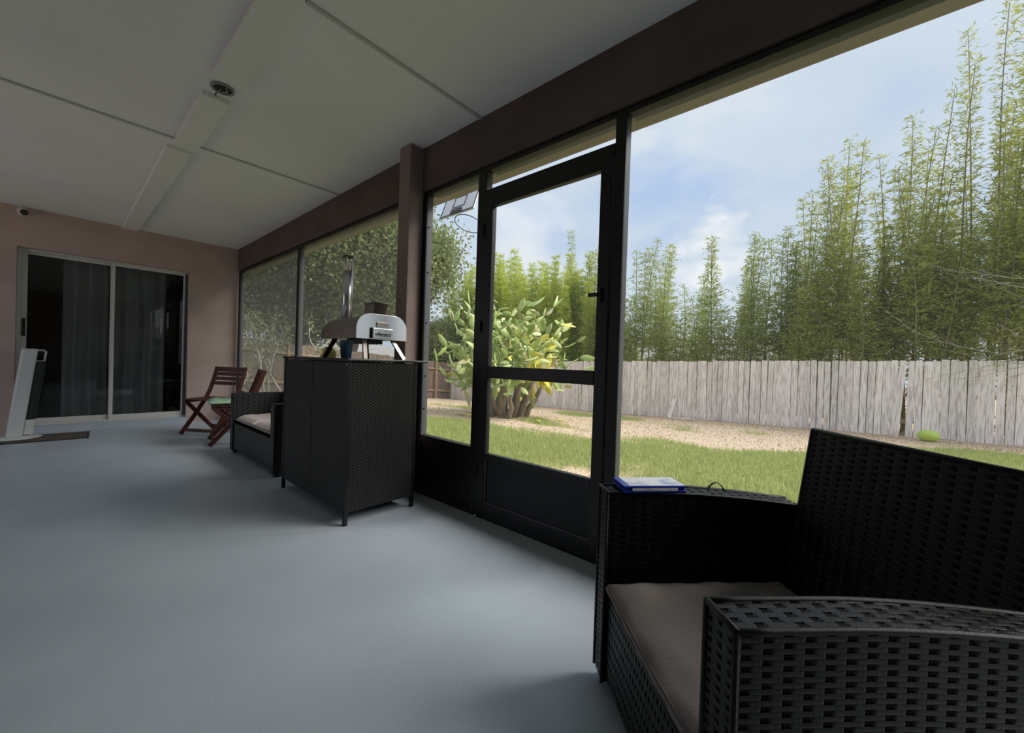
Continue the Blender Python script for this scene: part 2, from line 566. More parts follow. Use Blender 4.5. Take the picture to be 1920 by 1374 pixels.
# far (house) wall with the slider opening
OX0, OX1, OZ0, OZ1 = -0.315, 1.185, 0.075, 2.085
w = MB()
w.box(LX, OX0, FY, FY + .2, 0, CZ + .02)
w.box(OX1, WX + .05, FY, FY + .2, 0, CZ + .02)
w.box(OX0, OX1, FY, FY + .2, OZ1, CZ + .02)
struct(w, 'wall_far', m_stucco, 'pinkish brown stucco house wall around the sliding door')
struct(MB().box(OX0, OX1, FY, FY + .2, 0, OZ0), 'trim_sill', m_floor, 'painted concrete step under the sliding door')
bpy.data.objects['trim_sill'].name = 'trim_20'
lw = MB().box(LX - .12, LX, BY, 3.3, 0, CZ + .02).box(LX - .12, LX, 6.5, FY + .2, 0, CZ + .02).box(LX - .12, LX, 3.3, 6.5, 2.12, CZ + .02)  # open bay made up to brighten the far ceiling and wall
struct(lw, 'wall_left', m_stucco, 'unseen stucco wall on the left with a bay added to let light in')

# screened wall: header beam and post
struct(MB().box(WX, 1.95, BY, FY, 2.21, 2.56), 'wall_right', m_beam, 'dark brown stucco header beam above the screens')
struct(MB().box(1.64, WX + .06, 2.465, 2.605, 0, CZ), 'trim_30', m_column, 'square stucco post between the screens', bevel=.006)
struct(MB().box(1.80, 1.95, BY, FY, 2.195, 2.212), 'trim_31', m_soffit, 'beige underside of the outer header')
struct(MB().box(LX - .2, 2.36, BY - .2, 11.0, 2.66, 2.80), 'roof', m_soffit, 'porch roof slab')

# ------------------------------------------------------------------ screen frames
FX0, FX1 = 1.757, 1.808
def post(root, y0, y1, z0=0.0, z1=2.195, name='post'):
    p = MB().box(FX0, FX0 + .012, y0, y1, z0, z1).build(name, m_black, root, bevel=.002, world=True)
    # post sides behind the black face, greyed to paint in the light they catch
    MB().box(FX0 + .012, FX1 + .006, y0 + .002, y1 - .002, z0, z1).build('painted_lit_side', m_grey_and_lit, p, world=True)
    return p
def screws(root, y, zs, x=FX0 + .026, ny=-1):
    for z in zs:
        MB().tube([(x, y + .001 * ny, z), (x, y + .006 * ny, z)], .0055, 8).build('screw', m_screw, root, world=True)
def head_screws(root, ysl):
    for y in ysl:
        MB().tube([(FX1 + .02, y, 2.195), (FX1 + .02, y, 2.186)], .006, 8).build('screw', m_screw, root, world=True)

def window(n, y0, y1, scr, label, kick=0.41, p0=None, p1=None, scrw=()):
    """y0 < y1; p0/p1: widths of the posts built with this window (at the low / high end)."""
    r = empty('window_%d' % n, (FX0, (y0 + y1) / 2, 0), kind='structure', label=label)
    a, b = y0, y1
    if p0:
        post(r, y0, y0 + p0); a = y0 + p0
    if p1:
        post(r, y1 - p1, y1); b = y1 - p1
    MB().box(FX0, FX1, a, b, 2.172, 2.196).build('head_rail', m_black, r, bevel=.002, world=True)
    MB().box(FX1, FX1 + .055, a, b, 2.186, 2.196).build('head_flange', m_grey_and_lit, r, world=True)
    MB().box(FX0, FX1, a, b, kick - .025, kick + .02).build('sill_rail', m_black, r, bevel=.002, world=True)
    MB().box(FX0, FX1, a, b, 0.0, 0.05).build('bottom_rail', m_black, r, bevel=.002, world=True)
    MB().box(FX0 + .012, FX0 + .022, a, b, .05, kick - .025).build('kick_panel', m_kick, r, world=True)
    MB().box(FX0 + .030, FX0 + .0308, a, b, kick + .02, 2.172).build('insect_screen', scr, r, world=True)
    head_screws(r, scrw)
    return r

w1 = window(1, 4.745, 6.99, m_scr_haze_far, 'screen panel with painted-in haze next to the house wall', p0=.05, p1=.05, scrw=(6.3, 5.4))
w2 = window(2, 2.57, 4.745, m_scr_haze, 'screen panel behind the pizza oven', p0=.05, scrw=(4.2, 3.6, 3.0))
w3 = window(3, 1.875, 2.465, m_scr, 'narrow screen panel between stucco post and screen door', p1=.05, scrw=(2.38,))
screws(w3, 2.415, (0.62, 0.86, 1.25, 1.62, 1.95, 2.13))
w4 = window(4, -1.05, 0.925, m_scr, 'large screen panel behind the wicker armchair', p0=.05, p1=.055, scrw=(0.62, 0.1))
w5 = window(5, BY + .02, -1.05, m_scr, 'screen panel beyond the right edge', p0=.05)

# transom and hinge post belong to the screen door's frame
d1 = empty('door_1', (FX0, 1.4, 0), kind='structure', label='black aluminium screen door with mid rail and kick plate')
post(d1, 1.805, 1.875)
MB().box(FX0, FX1, 0.925, 1.805, 2.015, 2.055).build('door_header', m_black, d1, bevel=.002, world=True)
MB().box(FX0, FX1, 0.925, 1.805, 2.172, 2.196).build('head_rail', m_black, d1, bevel=.002, world=True)
MB().box(FX1, FX1 + .055, 0.925, 1.805, 2.186, 2.196).build('head_flange', m_grey_and_lit, d1, world=True)
MB().box(FX0 + .03, FX0 + .0308, 0.925, 1.805, 2.055, 2.172).build('transom_screen', m_scr, d1, world=True)
head_screws(d1, (1.72, 1.25))
DX0, DX1 = FX0 - .006, FX0 + .03
MB().box(DX0, DX1, 1.735, 1.803, .015, 2.012).build('stile', m_black, d1, bevel=.003, world=True)
MB().box(DX0, DX1, 0.930, 0.995, .015, 2.012).build('stile', m_black, d1, bevel=.003, world=True)
MB().box(DX0, DX1, 0.995, 1.735, 1.94, 2.012).build('top_rail', m_black, d1, bevel=.003, world=True)
MB().box(DX0, DX1, 0.995, 1.735, .880, .952).build('mid_rail', m_black, d1, bevel=.003, world=True)
MB().box(DX0, DX1, 0.995, 1.735, .375, .412).build('lock_rail', m_black, d1, bevel=.003, world=True)
MB().box(FX0 + .002, FX1 + .03, 0.925, 1.805, 0.0, .012).build('threshold', m_black, d1, world=True)
MB().box(DX0, DX1, 0.995, 1.735, .015, .105).build('bottom_rail', m_black, d1, bevel=.003, world=True)
kp = MB().box(DX0 + .012, DX0 + .02, 0.995, 1.735, .105, .375).build('kick_panel', m_kick, d1, world=True)
MB().box(DX0 + .004, DX0 + .012, 1.727, 1.735, .105, .375).build('bead', m_grey_and_lit, kp, world=True)
MB().box(DX0 + .004, DX0 + .012, 0.995, 1.727, .105, .111).build('bead', m_grey_and_lit, kp, world=True)
MB().box(DX0 + .016, DX0 + .0168, 0.995, 1.735, .952, 1.94).build('upper_screen', m_scr, d1, world=True)
MB().box(DX0 + .016, DX0 + .0168, 0.995, 1.735, .412, .880).build('lower_screen', m_scr, d1, world=True)
la = MB().box(DX0 - .018, DX0, .965, .985, 1.29, 1.36).build('latch', m_dark, d1, bevel=.003, world=True)
MB().box(DX0 - .03, DX0 - .016, .975, 1.028, 1.315, 1.335).build('lever', m_dark, la, bevel=.003, world=True)
for z in (.3, 1.2, 1.8):
    MB().tube([(DX0 - .004, 1.804, z - .035), (DX0 - .004, 1.804, z + .035)], .007, 8).build('hinge', m_black, d1, world=True)
MB().tube([(DX0 - .012, 1.80, .006), (DX0 - .004, 1.80, .012)], .009, 8).build('foot_screw', m_screw_l, d1, world=True)

# unseen near end behind the viewer: wall added closed to cut light on the armchair
struct(MB().box(LX, WX + .2, BY - .12, BY, 0, 2.56), 'wall_near', m_stucco, 'unseen stucco wall added at the near end to keep light out')

# ------------------------------------------------------------------ sliding glass door
d2 = empty('door_2', (0.43, FY + .1, OZ0), kind='structure', label='white framed sliding glass door into the dark house')
SY = FY + .075
def wb(x0, x1, y0, y1, z0, z1, name, m, root=d2, bevel=.003):
    return MB().box(x0, x1, y0, y1, z0, z1).build(name, m, root, bevel=bevel, world=True)
wb(OX0, OX1, SY, SY + .11, OZ0, OZ0 + .022, 'threshold', m_white)
wb(OX0, OX1, SY, SY + .11, OZ1 - .025, OZ1, 'head_track', m_white)
wb(OX0, OX0 + .03, SY, SY + .11, OZ0 + .022, OZ1 - .025, 'jamb', m_white)
wb(OX1 - .03, OX1, SY, SY + .11, OZ0 + .022, OZ1 - .025, 'jamb', m_grey_and_lit)
def pane(x0, x1, y, stiles):
    z0, z1 = OZ0 + .022, OZ1 - .025
    p = wb(x0, x0 + stiles[0], y, y + .035, z0, z1, 'sash', m_white)
    wb(x1 - stiles[1], x1, y, y + .035, z0, z1, 'stile', m_white, p)
    wb(x0 + stiles[0], x1 - stiles[1], y, y + .035, z0, z0 + .055, 'bottom_rail', m_white, p)
    wb(x0 + stiles[0], x1 - stiles[1], y, y + .035, z1 - .028, z1, 'top_rail', m_white, p)
    wb(x0 + stiles[0], x1 - stiles[1], y + .014, y + .019, z0 + .055, z1 - .028, 'glass', m_glass, p, 0)
    return p
s1 = pane(OX0 + .03, 0.455, SY + .055, (.045, .03))
s2 = pane(0.430, OX1 - .03, SY + .01, (.035, .018))
h = wb(OX0 + .040, OX0 + .066, SY + .040, SY + .055, 1.10, 1.30, 'pull_handle', m_dark, s1)
wb(-0.285 + .03 + .03, -0.285 + .03 + .045, SY + .045, SY + .055, 1.33, 1.36, 'lock', m_dark, s1)
wb(.905, .912, SY + .002, SY + .0105, 1.22, 1.42, 'sticker_strip', m_white, s2, 0)

# dark room behind the glass
rm = MB()
rm.box(-2.2, 1.60, 10.6, 10.7, OZ0 - .1, 2.55)
rm.box(-2.3, -2.2, FY + .2, 10.7, OZ0 - .1, 2.55)
rm.box(1.60, 1.70, FY + .2, 10.7, OZ0 - .1, 2.55)
rm.box(-2.3, 1.70, FY + .2, 10.7, 2.55, 2.65)
struct(rm, 'wall_indoor', m_room, 'dim room walls behind the sliding door')
struct(MB().box(-2.3, 1.70, FY + .2, 10.7, OZ0 - .2, OZ0 - .02), 'floor_indoor', m_room, 'dim floor inside the house')

def curtain(x0, x1, y, m, label, waves, amp, group):
    nx, nz = 120, 14
    P = np.zeros((nz, nx, 3))
    x = np.linspace(x0, x1, nx)
    for i, z in enumerate(np.linspace(OZ0 + .03, 2.06, nz)):
        t = (x - x0) / (x1 - x0)
        sp = 1 + .25 * (i / nz)
        P[i, :, 0] = x
        P[i, :, 1] = y + amp * np.sin(t * waves * 2 * np.pi + .4 * np.sin(i * .5)) * sp + .006 * np.sin(t * 37 + i * .3)
        P[i, :, 2] = z
    o = MB().grid(P).build('curtain', m, smooth=True)
    return tag(o, label, 'curtain', group)
curtain(0.03, 0.42, FY + .30, m_sheer, 'grey sheer curtain behind the left sliding glass pane', 3, .045, 'curtains behind the sliding door')
curtain(0.46, 0.98, FY + .30, m_sheer, 'grey sheer curtain behind the right sliding glass pane', 3, .045, 'curtains behind the sliding door')
curtain(1.00, 1.20, FY + .30, m_drape, 'charcoal drape gathered at the right jamb of the sliding door', 4, .03, 'curtains behind the sliding door')
rod = MB().tube([(-.6, FY + .34, 2.09), (1.5, FY + .34, 2.09)], .012, 10).build('curtain_rod', m_dark)
tag(rod, 'dark curtain rod above the sliding door inside the house', 'curtain rod')

# ------------------------------------------------------------------ security camera on the house wall
sc_ = empty('security_camera', (-0.285, FY, 2.45), 0, 'small white security camera with black lens at the ceiling corner', 'camera')
MB().tube([(0, 0, .03), (0, -.02, .03)], .04, 16).build('base_plate', m_white, sc_, smooth=False)
MB().tube([(0, -.02, .03), (0, -.06, .01)], .012, 10).build('arm', m_white, sc_)
sb = MB().tube([(-.01, -.04, .012), (.0, -.07, .002), (.02, -.12, -.01)], [.022, .038, .036], 16).build('housing', m_white, sc_, smooth=True)
MB().tube([(.020, -.119, -.010), (.022, -.128, -.012)], .031, 16).build('lens', m_dark, sb)

# ------------------------------------------------------------------ tower fan and mat
fan = empty('tower_fan', (-0.29, 6.66, 0.013), R(8), 'white leaning tower fan with dark grille on a round base', 'fan')
MB().lathe([(.001, 0), (.185, 0), (.19, .006), (.18, .014), (.06, .024), (.001, .026)], 40).build('base', m_plastic, fan, smooth=True)
tilt = 0.105
def fp(x, z): return (x + tilt * z, z)
def slab(x0, x1, y0, y1, z0, z1):
    (a, _), (b, _), (c, _), (d, _) = fp(x0, z0), fp(x1, z0), fp(x0, z1), fp(x1, z1)
    return MB().quadbox([(a, y0, z0), (b, y0, z0), (b, y1, z0), (a, y1, z0), (c, y0, z1), (d, y0, z1), (d, y1, z1), (c, y1, z1)])
slab(-.062, .048, -.055, .03, .02, .945).build('column', m_plastic, fan, bevel=.012)
gr = slab(.048, .125, -.045, .05, .19, .80).build('grille', m_plastic_d, fan, bevel=.02)
for k in range(12):
    z = .22 + k * .048
    x = fp(.05, z)[0]
    MB().box(x, x + .076, -.0475, -.043, z, z + .008).build('louvre', m_dark, gr)
hd = MB()
pts = [(fp(.045, .93)[0], 0, .93), (fp(.095, .93)[0], 0, .93), (fp(.11, .915)[0], 0, .915), (fp(.11, .815)[0], 0, .815), (fp(.045, .81)[0], 0, .81)]
hd.tube(pts, .010, 8).build('handle', m_plastic, fan, smooth=True)
slab(.048, .118, -.05, .04, .03, .19).build('foot_bracket', m_plastic, fan, bevel=.01)
MB().tube([(.15, .02, .008), (.22, .0, -.008), (.27, .06, -.008), (.24, .14, -.008), (.1, .2, -.008)], .004, 6).build('power_cord', m_plastic, fan, smooth=True)

dm = empty('doormat', (-0.1, 6.56, 0), R(-3), 'dark brown doormat lying under the white tower fan', 'doormat')
MB().box(-.36, .33, -.20, .26, 0, .010).build('pile', m_mat, dm, bevel=.004)
e_ = MB()
e_.box(-.375, .345, -.215, -.20, 0, .008); e_.box(-.375, .345, .26, .275, 0, .008)
e_.box(-.375, -.36, -.20, .26, 0, .008); e_.box(.33, .345, -.20, .26, 0, .008)
e_.build('border', m_dark, dm)

# ------------------------------------------------------------------ folding wooden chairs
def folding_chair(loc, rz, label):
    c = empty('folding_chair', loc, rz, label, 'chair', 'red-brown folding chairs by the house wall')
    W = 0.41
    for x in (0.0, W):
        mm = MB()
        path = [(0, 0.0), (.17, .20), (.315, .395), (.375, .50), (.425, .63), (.475, .79)]
        for (a, b) in zip(path[:-1], path[1:]):
            mm.bar((x, a[0], a[1]), (x, b[0], b[1]), .022, .045)
        mm.build('back_leg', m_wood, c, bevel=.003)
        xi = x + (.026 if x == 0 else -.026)
        MB().bar((xi, .04, .375), (xi, .42, 0.0), .022, .042).build('leg', m_wood, c, bevel=.003)
        MB().bar((xi, .01, .385), (xi, .37, .385), .022, .032).build('seat_rail', m_wood, c, bevel=.002)
    for k in range(6):
        y = .01 + k * .064
        MB().box(.0, W, y, y + .052, .401, .415).build('seat_slat', m_wood, c, bevel=.003)
    for k in range(4):
        z = .565 + k * .058
        y = .402 + (z - .565) * .29
        MB().bar((.0, y, z + .02), (W, y, z + .02), .016, .044 if k < 3 else .06, side=(0, 1, 0)).build('back_slat', m_wood, c, bevel=.003)
    MB().bar((.0, .03, .045), (W, .03, .045), .02, .035, side=(0, 1, 0)).build('stretcher', m_wood, c, bevel=.003)
    MB().bar((.026, .385, .045), (W - .026, .385, .045), .02, .035, side=(0, 1, 0)).build('stretcher', m_wood, c, bevel=.003)
    return c
folding_chair((.965, 6.0, 0.012), R(-57), 'red-brown slatted folding chair with bare seat by the house wall')
ch2 = folding_chair((1.125, 5.455, 0.012), R(-101), 'red-brown slatted folding chair holding a green seat cushion')

def cushion(name, sx, sy, h, m, seed, crown=.012, piping=None, n=26, wr=.003):
    """A stuffed square cushion, local origin at the centre of its underside."""
    r_ = np.random.default_rng(seed)
    b = MB()
    u = np.linspace(-1, 1, n)
    U, Vv = np.meshgrid(u, u)
    edge = np.minimum(1, (1 - np.maximum(np.abs(U), np.abs(Vv))) / .22) ** .5
    ph = r_.uniform(0, 6, 6)
    wrk = wr * (np.sin(9 * U + 3 * Vv + ph[0]) * np.sin(5 * Vv + ph[1]) + .6 * np.sin(17 * U * Vv + ph[2] + 6 * U))
    rx = 1 - .02 * (Vv ** 2)
    for sgn in (1, -1):
        P = np.zeros((n, n, 3))
        P[..., 0] = U * sx / 2 * (1 - .02 * Vv ** 2)
        P[..., 1] = Vv * sy / 2 * (1 - .02 * U ** 2)
        if sgn == 1:
            P[..., 2] = h * .62 + (h * .38 + crown + wrk) * edge
        else:
            P[..., 2] = h * .38 * (1 - edge) 
            P = P[:, ::-1]
        b.grid(P)
    # side wall
    ring_t, ring_b = [], []
    seq = [(i, 0) for i in range(n)] + [(n - 1, j) for j in range(1, n)] + [(i, n - 1) for i in range(n - 2, -1, -1)] + [(0, j) for j in range(n - 2, 0, -1)]
    P = np.zeros((3, len(seq) + 1, 3))
    for k in range(len(seq) + 1):
        j, i = seq[k % len(seq)]
        x = U[i, j] * sx / 2 * (1 - .02 * Vv[i, j] ** 2)
        y = Vv[i, j] * sy / 2 * (1 - .02 * U[i, j] ** 2)
        s = .006 + .002 * math.sin(k * .9 + ph[3])
        L = math.hypot(x / sx, y / sy) + 1e-9
        ox, oy = (math.copysign(s, x) if abs(U[i, j]) > .99 else 0), (math.copysign(s, y) if abs(Vv[i, j]) > .99 else 0)
        P[0, k] = (x, y, h * .38)
        P[1, k] = (x + ox, y + oy, h * .5)
        P[2, k] = (x, y, h * .62)
    b.grid(P)
    o = b.build(name, m, smooth=True)
    if piping:
        for zf, nm in ((.64, 'piping'), (.36, 'piping')):
            MB().tube([(p[0], p[1], h * zf) for p in P[0]], .0038, 6, cap=False).build(nm, piping, o, smooth=True)
    return o
gc = cushion('chair_cushion', .40, .38, .045, m_green, 3, .006)
gc.location = Vector((1.125, 5.455, .428)) + Matrix.Rotation(R(-101), 3, 'Z') @ Vector((.205, .175, 0))
gc.rotation_euler = (0, 0, R(-101))
tag(gc, 'sage green cushion on the slatted folding chair seat', 'cushion')

# ------------------------------------------------------------------ wicker
def weave(f, lu, lv, pu=.032, pv=.0085, amp=.0018, wid=.97, stake=.0085, spp=8, half=3):
    """Ribbons along u woven over and under stakes along v. f(u, v, n) -> xyz arrays. Returns (ribbon MB, stake MB) as numpy V, F."""
    nr = max(1, int(round(lv / pv)))
    pv = lv / nr
    ns = max(2, int(round(lu / pu)))
    pu = lu / ns
    nu = ns * spp + 1
    u = np.linspace(0, lu, nu)
    V, F = [], []
    col = np.round(u / pu - .5)
    du = np.abs(u - (col + .5) * pu)
    cross = np.linspace(-1, 1, half)
    for j in range(nr):
        vc = (j + .5) * pv
        under = ((col + j) % 2 == 0)
        dip = np.where(under, np.clip(1 - (du - stake * .42) / (pu * .10), 0, 1), 0)
        nn = amp * (1.0 - 2.6 * dip * dip * (3 - 2 * dip))
        wv = wid * (1 - .06 * dip)
        base = len(V) * nu * half if False else sum(len(a) for a in V)
        UU = np.repeat(u[:, None], half, 1)
        VV = vc + cross[None, :] * (pv * .5) * wv[:, None] if not np.isscalar(wv) else vc + cross[None, :] * pv * .5 * wv
        NN = nn[:, None] + (1 - cross[None, :] ** 2) * .0009
        V.append(f(UU.ravel(), VV.ravel(), NN.ravel()))
        idx = base + np.arange(nu * half).reshape(nu, half)
        q = np.stack([idx[:-1, :-1], idx[1:, :-1], idx[1:, 1:], idx[:-1, 1:]], -1).reshape(-1, 4)
        F.append(q)
    rib = (np.concatenate(V), np.concatenate(F))
    V, F = [], []
    nv = max(2, int(lv / .03)) + 1
    v = np.linspace(0, lv, nv)
    for k in range(ns):
        uc = (k + .5) * pu
        base = sum(len(a) for a in V)
        UU = uc + np.repeat(np.array([[-1, 0, 1]]) * stake * .5, nv, 0)
        VV = np.repeat(v[:, None], 3, 1)
        NN = np.zeros_like(UU) + np.array([[0, .001, 0]]) - amp * .2
        V.append(f(UU.ravel(), VV.ravel(), NN.ravel()))
        idx = base + np.arange(nv * 3).reshape(nv, 3)
        q = np.stack([idx[:-1, :-1], idx[1:, :-1], idx[1:, 1:], idx[:-1, 1:]], -1).reshape(-1, 4)
        F.append(q)
    return rib, (np.concatenate(V), np.concatenate(F))

def plane_f(o, U, Vd, N):
    o, U, Vd, N = (np.array(a, float) for a in (o, U, Vd, N))
    return lambda u, v, n: o + u[:, None] * U + v[:, None] * Vd + n[:, None] * N

def wicker(parts, parent, m, m_in, **k):
    """parts: list of (f, lu, lv). One woven skin and one set of stakes under parent."""
    RV, RF, SV, SF = [], [], [], []
    nr = ns = 0
    for part in parts:
        f, lu, lv = part[:3]
        kk = dict(k)
        if len(part) > 3:
            kk['pv'] = part[3]
        (a, b), (c, d) = weave(f, lu, lv, **kk)
        RV.append(a); RF.append(b + nr); nr += len(a)
        SV.append(c); SF.append(d + ns); ns += len(c)
    o1 = link(np_mesh('woven_strips', np.concatenate(RV), np.concatenate(RF), m, True), 'woven_strips', parent, kind='stuff')
    o2 = link(np_mesh('stakes', np.concatenate(SV), np.concatenate(SF), m_in, True), 'stakes', parent, kind='stuff')
    return o1, o2

def wicker_arm(root, x0, x1, dep, top, z0, m, m_in, **k):
    """Arm box between x0..x1, y 0..dep, with height top(y)."""
    g = .006
    b = MB()
    yy = np.linspace(g, dep - g, 14)
    poly = [(x0 + g, y, z0) for y in (g, dep - g)] + [(x0 + g, y, float(top(y)) - g) for y in yy[::-1]]
    arm = b.prism(poly, (x1 - x0 - 2 * g, 0, 0)).build('arm', m_in, root)
    def side(x, sx):
        def f(u, v, n):
            z = z0 + v * (top(u) - z0)
            return np.stack([x + sx * (n - .003), u, z], 1)
        return f
    tl = .6 - z0
    # v is a fraction here: wrap so that rows follow the curved top
    def sidef(x, sx):
        ff = side(x, sx)
        return lambda u, v, n: ff(u, v / tl, n)
    def topf(u, v, n):
        return np.stack([x0 + v, u, top(u) + n - .003], 1)
    def frontf(u, v, n):
        return np.stack([x0 + u, -(n - .003), z0 + v], 1)
    wicker([(sidef(x0, -1), dep, tl), (sidef(x1, 1), dep, tl), (topf, dep, x1 - x0, .0117),
            (frontf, x1 - x0, float(top(np.array([0.]))[0]) - z0)], arm, m, m_in, **k)
    tr = MB()
    for x in (x0 + .002, x1 - .002):
        tr.tube([(x, y, float(top(np.array([y]))[0]) - .001) for y in np.linspace(0, dep, 14)], .0055, 6)
        tr.tube([(x, .001, z0), (x, .001, float(top(np.array([0.]))[0]))], .0055, 6)
    tr.tube([(x0, .001, float(top(np.array([0.]))[0])), (x1, .001, float(top(np.array([0.]))[0]))], .0055, 6)
    tr.build('edge_strip', m, arm, smooth=True)
    return arm

def arm_top(h, fall, flat, dep):
    def t(y):
        y = np.asarray(y, float)
        s = np.clip((y - flat) / (dep - flat), 0, 1)
        return h - fall * s ** 1.6
    return t

# near armchair: local x across (0 = far arm), y toward its back
NA = empty('wicker_armchair', (1.145, .615, 0), R(-135), 'black wicker armchair with taupe seat cushion in the right foreground', 'armchair')
top_n = arm_top(.60, .035, .20, .62)
NW, NAW, ND = .695, .082, .62
a1 = wicker_arm(NA, 0, NAW, ND, top_n, .03, m_wick, m_wick_in)
a2 = wicker_arm(NA, NW - NAW, NW, ND, top_n, .03, m_wick, m_wick_in)
sf = MB().box(NAW, NW - NAW, .018, .045, .05, .285).build('seat_front', m_wick_in, NA)
wicker([(plane_f((NAW, .014, .05), (0, 0, 1), (1, 0, 0), (0, -1, 0)), .235, NW - 2 * NAW)], sf, m_wick, m_wick_in)
MB().box(NAW, NW - NAW, .045, .58, .262, .285).build('seat_deck', m_wick_in, NA)
# leaning back
ya, za, yb, zb = .548, .22, .632, .805
dv = Vector((0, yb - ya, zb - za)); Lb = dv.length; dv.normalize()
nb = Vector((0, -dv.z, dv.y))
bx0, bx1 = NAW + .006, NW - NAW - .006
bb = MB()
th = .055
c = []
for (y, z) in ((ya, za), (yb, zb)):
    for x in (bx0, bx1):
        for t in (-.004, -th):
            c.append(Vector((x, y, z)) + nb * t)
bb.quadbox([c[0], c[2], c[3], c[1], c[4], c[6], c[7], c[5]])
back = bb.build('backrest', m_wick_in, NA)
dvn, nbn = np.array(dv), np.array(nb)
wicker([(plane_f((bx0, ya, za), (1, 0, 0), dvn, nbn), bx1 - bx0, Lb),
        (plane_f(np.array((bx0, ya, za)) - nbn * (th + .001), (1, 0, 0), dvn, -nbn), bx1 - bx0, Lb),
        (plane_f(np.array((bx0, yb, zb)) - nbn * (th + .001), (1, 0, 0), nbn, dvn), bx1 - bx0, th),
        (plane_f(np.array((bx0, ya, za)) - nbn * (th + .001), dvn, nbn, (-1, 0, 0)), Lb, th)], back, m_wick, m_wick_in)
et = MB()
for x in (bx0, bx1):
    et.tube([Vector((x, ya, za)), Vector((x, yb, zb))], .006, 6)
    et.tube([Vector((x, ya, za)) - nb * th, Vector((x, yb, zb)) - nb * th], .006, 6)
et.tube([Vector((bx0, yb, zb)), Vector((bx1, yb, zb))], .006, 6)
et.build('edge_strip', m_wick, back, smooth=True)
MB().box(0.006, NW - .006, .60, .62, .03, .30).build('back_apron', m_wick_in, NA)
for x in (.03, NW - .05):
    for y in (.03, .58):
        MB().box(x, x + .025, y, y + .025, 0, .035).build('foot', m_dark, NA)
# a loose strip that has sprung from the far arm
pts = []
for k in range(9):
    t = k / 8
    pts.append((.052 - .004 * t, .325 + .058 * t, .603 + .024 * math.sin(math.pi * t) ** .7 - .012 * max(0, t - .5)))
ls = MB()
for a, b in zip(pts[:-1], pts[1:]):
    ls.bar(a, b, .008, .0016)
ls.build('loose_strip', m_wick, NA)

nc = cushion('seat_cushion', .522, .55, .062, m_taupe, 11, .006, m_taupe_pipe, n=44, wr=.0055)
nc.location = NA.matrix_basis @ Vector((NW / 2, .277, .287)) if False else Vector((1.145, .615, 0)) + Matrix.Rotation(R(-135), 3, 'Z') @ Vector((NW / 2, .277, .288))
nc.rotation_euler = (0, 0, R(-135))
tag(nc, 'taupe square seat cushion on the near black wicker armchair', 'cushion')

def on_chair(x, y, z):
    return Vector((1.145, .615, 0)) + Matrix.Rotation(R(-135), 3, 'Z') @ Vector((x, y, z))
gcse = empty('disc_case', on_chair(.042, .142, .604), R(-135 + 3), 'blue disc case with white sleeve lying on the wicker arm', 'disc case')
MB().box(-.046, .046, -.098, .098, 0, .006).build('tray', m_case_blue, gcse, bevel=.0015)
MB().box(-.046, .046, -.098, .098, .0145, .0205).build('lid', m_case_blue, gcse, bevel=.0015)
MB().box(-.043, .041, -.094, .094, .006, .0145).build('inner_tray', m_case_blue, gcse)
MB().box(-.044, .043, -.080, .094, .0204, .0211).build('cover_sleeve', m_case_white, gcse)
MB().box(.0405, .0465, -.072, .070, .0062, .0143).build('side_sleeve', m_case_white, gcse)

# far loveseat (local frame: x toward the wall, y along the wall)
LS = empty('wicker_loveseat', (1.135, 3.47, 0), 0, 'charcoal wicker loveseat with two pale cushions behind the bar cabinet', 'loveseat')
def loveseat_arm(y0, y1):
    h = .585
    arm = MB().box(.006, .585, y0 + .005, y1 - .005, .03, h - .005).build('arm', m_wick_in, LS)
    wicker([(plane_f((0, y0, .03), (1, 0, 0), (0, 0, 1), (0, -1, 0)), .585, h - .03),
            (plane_f((0, y1, .03), (1, 0, 0), (0, 0, 1), (0, 1, 0)), .585, h - .03),
            (plane_f((0, y0, h), (1, 0, 0), (0, 1, 0), (0, 0, 1)), .585, y1 - y0),
            (plane_f((0, y0, .03), (0, 1, 0), (0, 0, 1), (-1, 0, 0)), y1 - y0, h - .03)], arm, m_wick_far, m_wick_in, pu=.05, pv=.02, spp=6)
loveseat_arm(0, .08)
loveseat_arm(1.12, 1.20)
fr = MB().box(.012, .05, .08, 1.12, .05, .30).build('seat_front', m_wick_in, LS)
wicker([(plane_f((.010, .08, .05), (0, 1, 0), (0, 0, 1), (-1, 0, 0)), 1.04, .25)], fr, m_wick_far, m_wick_in, pu=.05, pv=.018, spp=6)
MB().box(.05, .52, .08, 1.12, .27, .30).build('seat_deck', m_wick_in, LS)
br = MB().box(.515, .57, .085, 1.115, .22, .73).build('backrest', m_wick_in, LS)
wicker([(plane_f((.512, .085, .22), (0, 1, 0), (0, 0, 1), (-1, 0, 0)), 1.03, .51),
        (plane_f((.515, .085, .733), (0, 1, 0), (1, 0, 0), (0, 0, 1)), 1.03, .055)], br, m_wick_far, m_wick_in, pu=.05, pv=.02, spp=6)
for y in (.02, 1.15):
    for x in (.02, .54):
        MB().box(x, x + .03, y, y + .03, 0, .035).build('foot', m_dark, LS)
for k, (yc, lab) in enumerate(((.34, 'pale taupe loveseat cushion nearest the bar cabinet'), (.86, 'pale taupe loveseat cushion nearest the folding chairs'))):
    cu = cushion('loveseat_cushion', .48, .515, .065, m_taupe_far, 20 + k, .012, m_taupe_pipe, n=20)
    cu.location = (1.135 + .262, 3.47 + yc, .302)
    tag(cu, lab, 'cushion', 'cushions on the far loveseat')

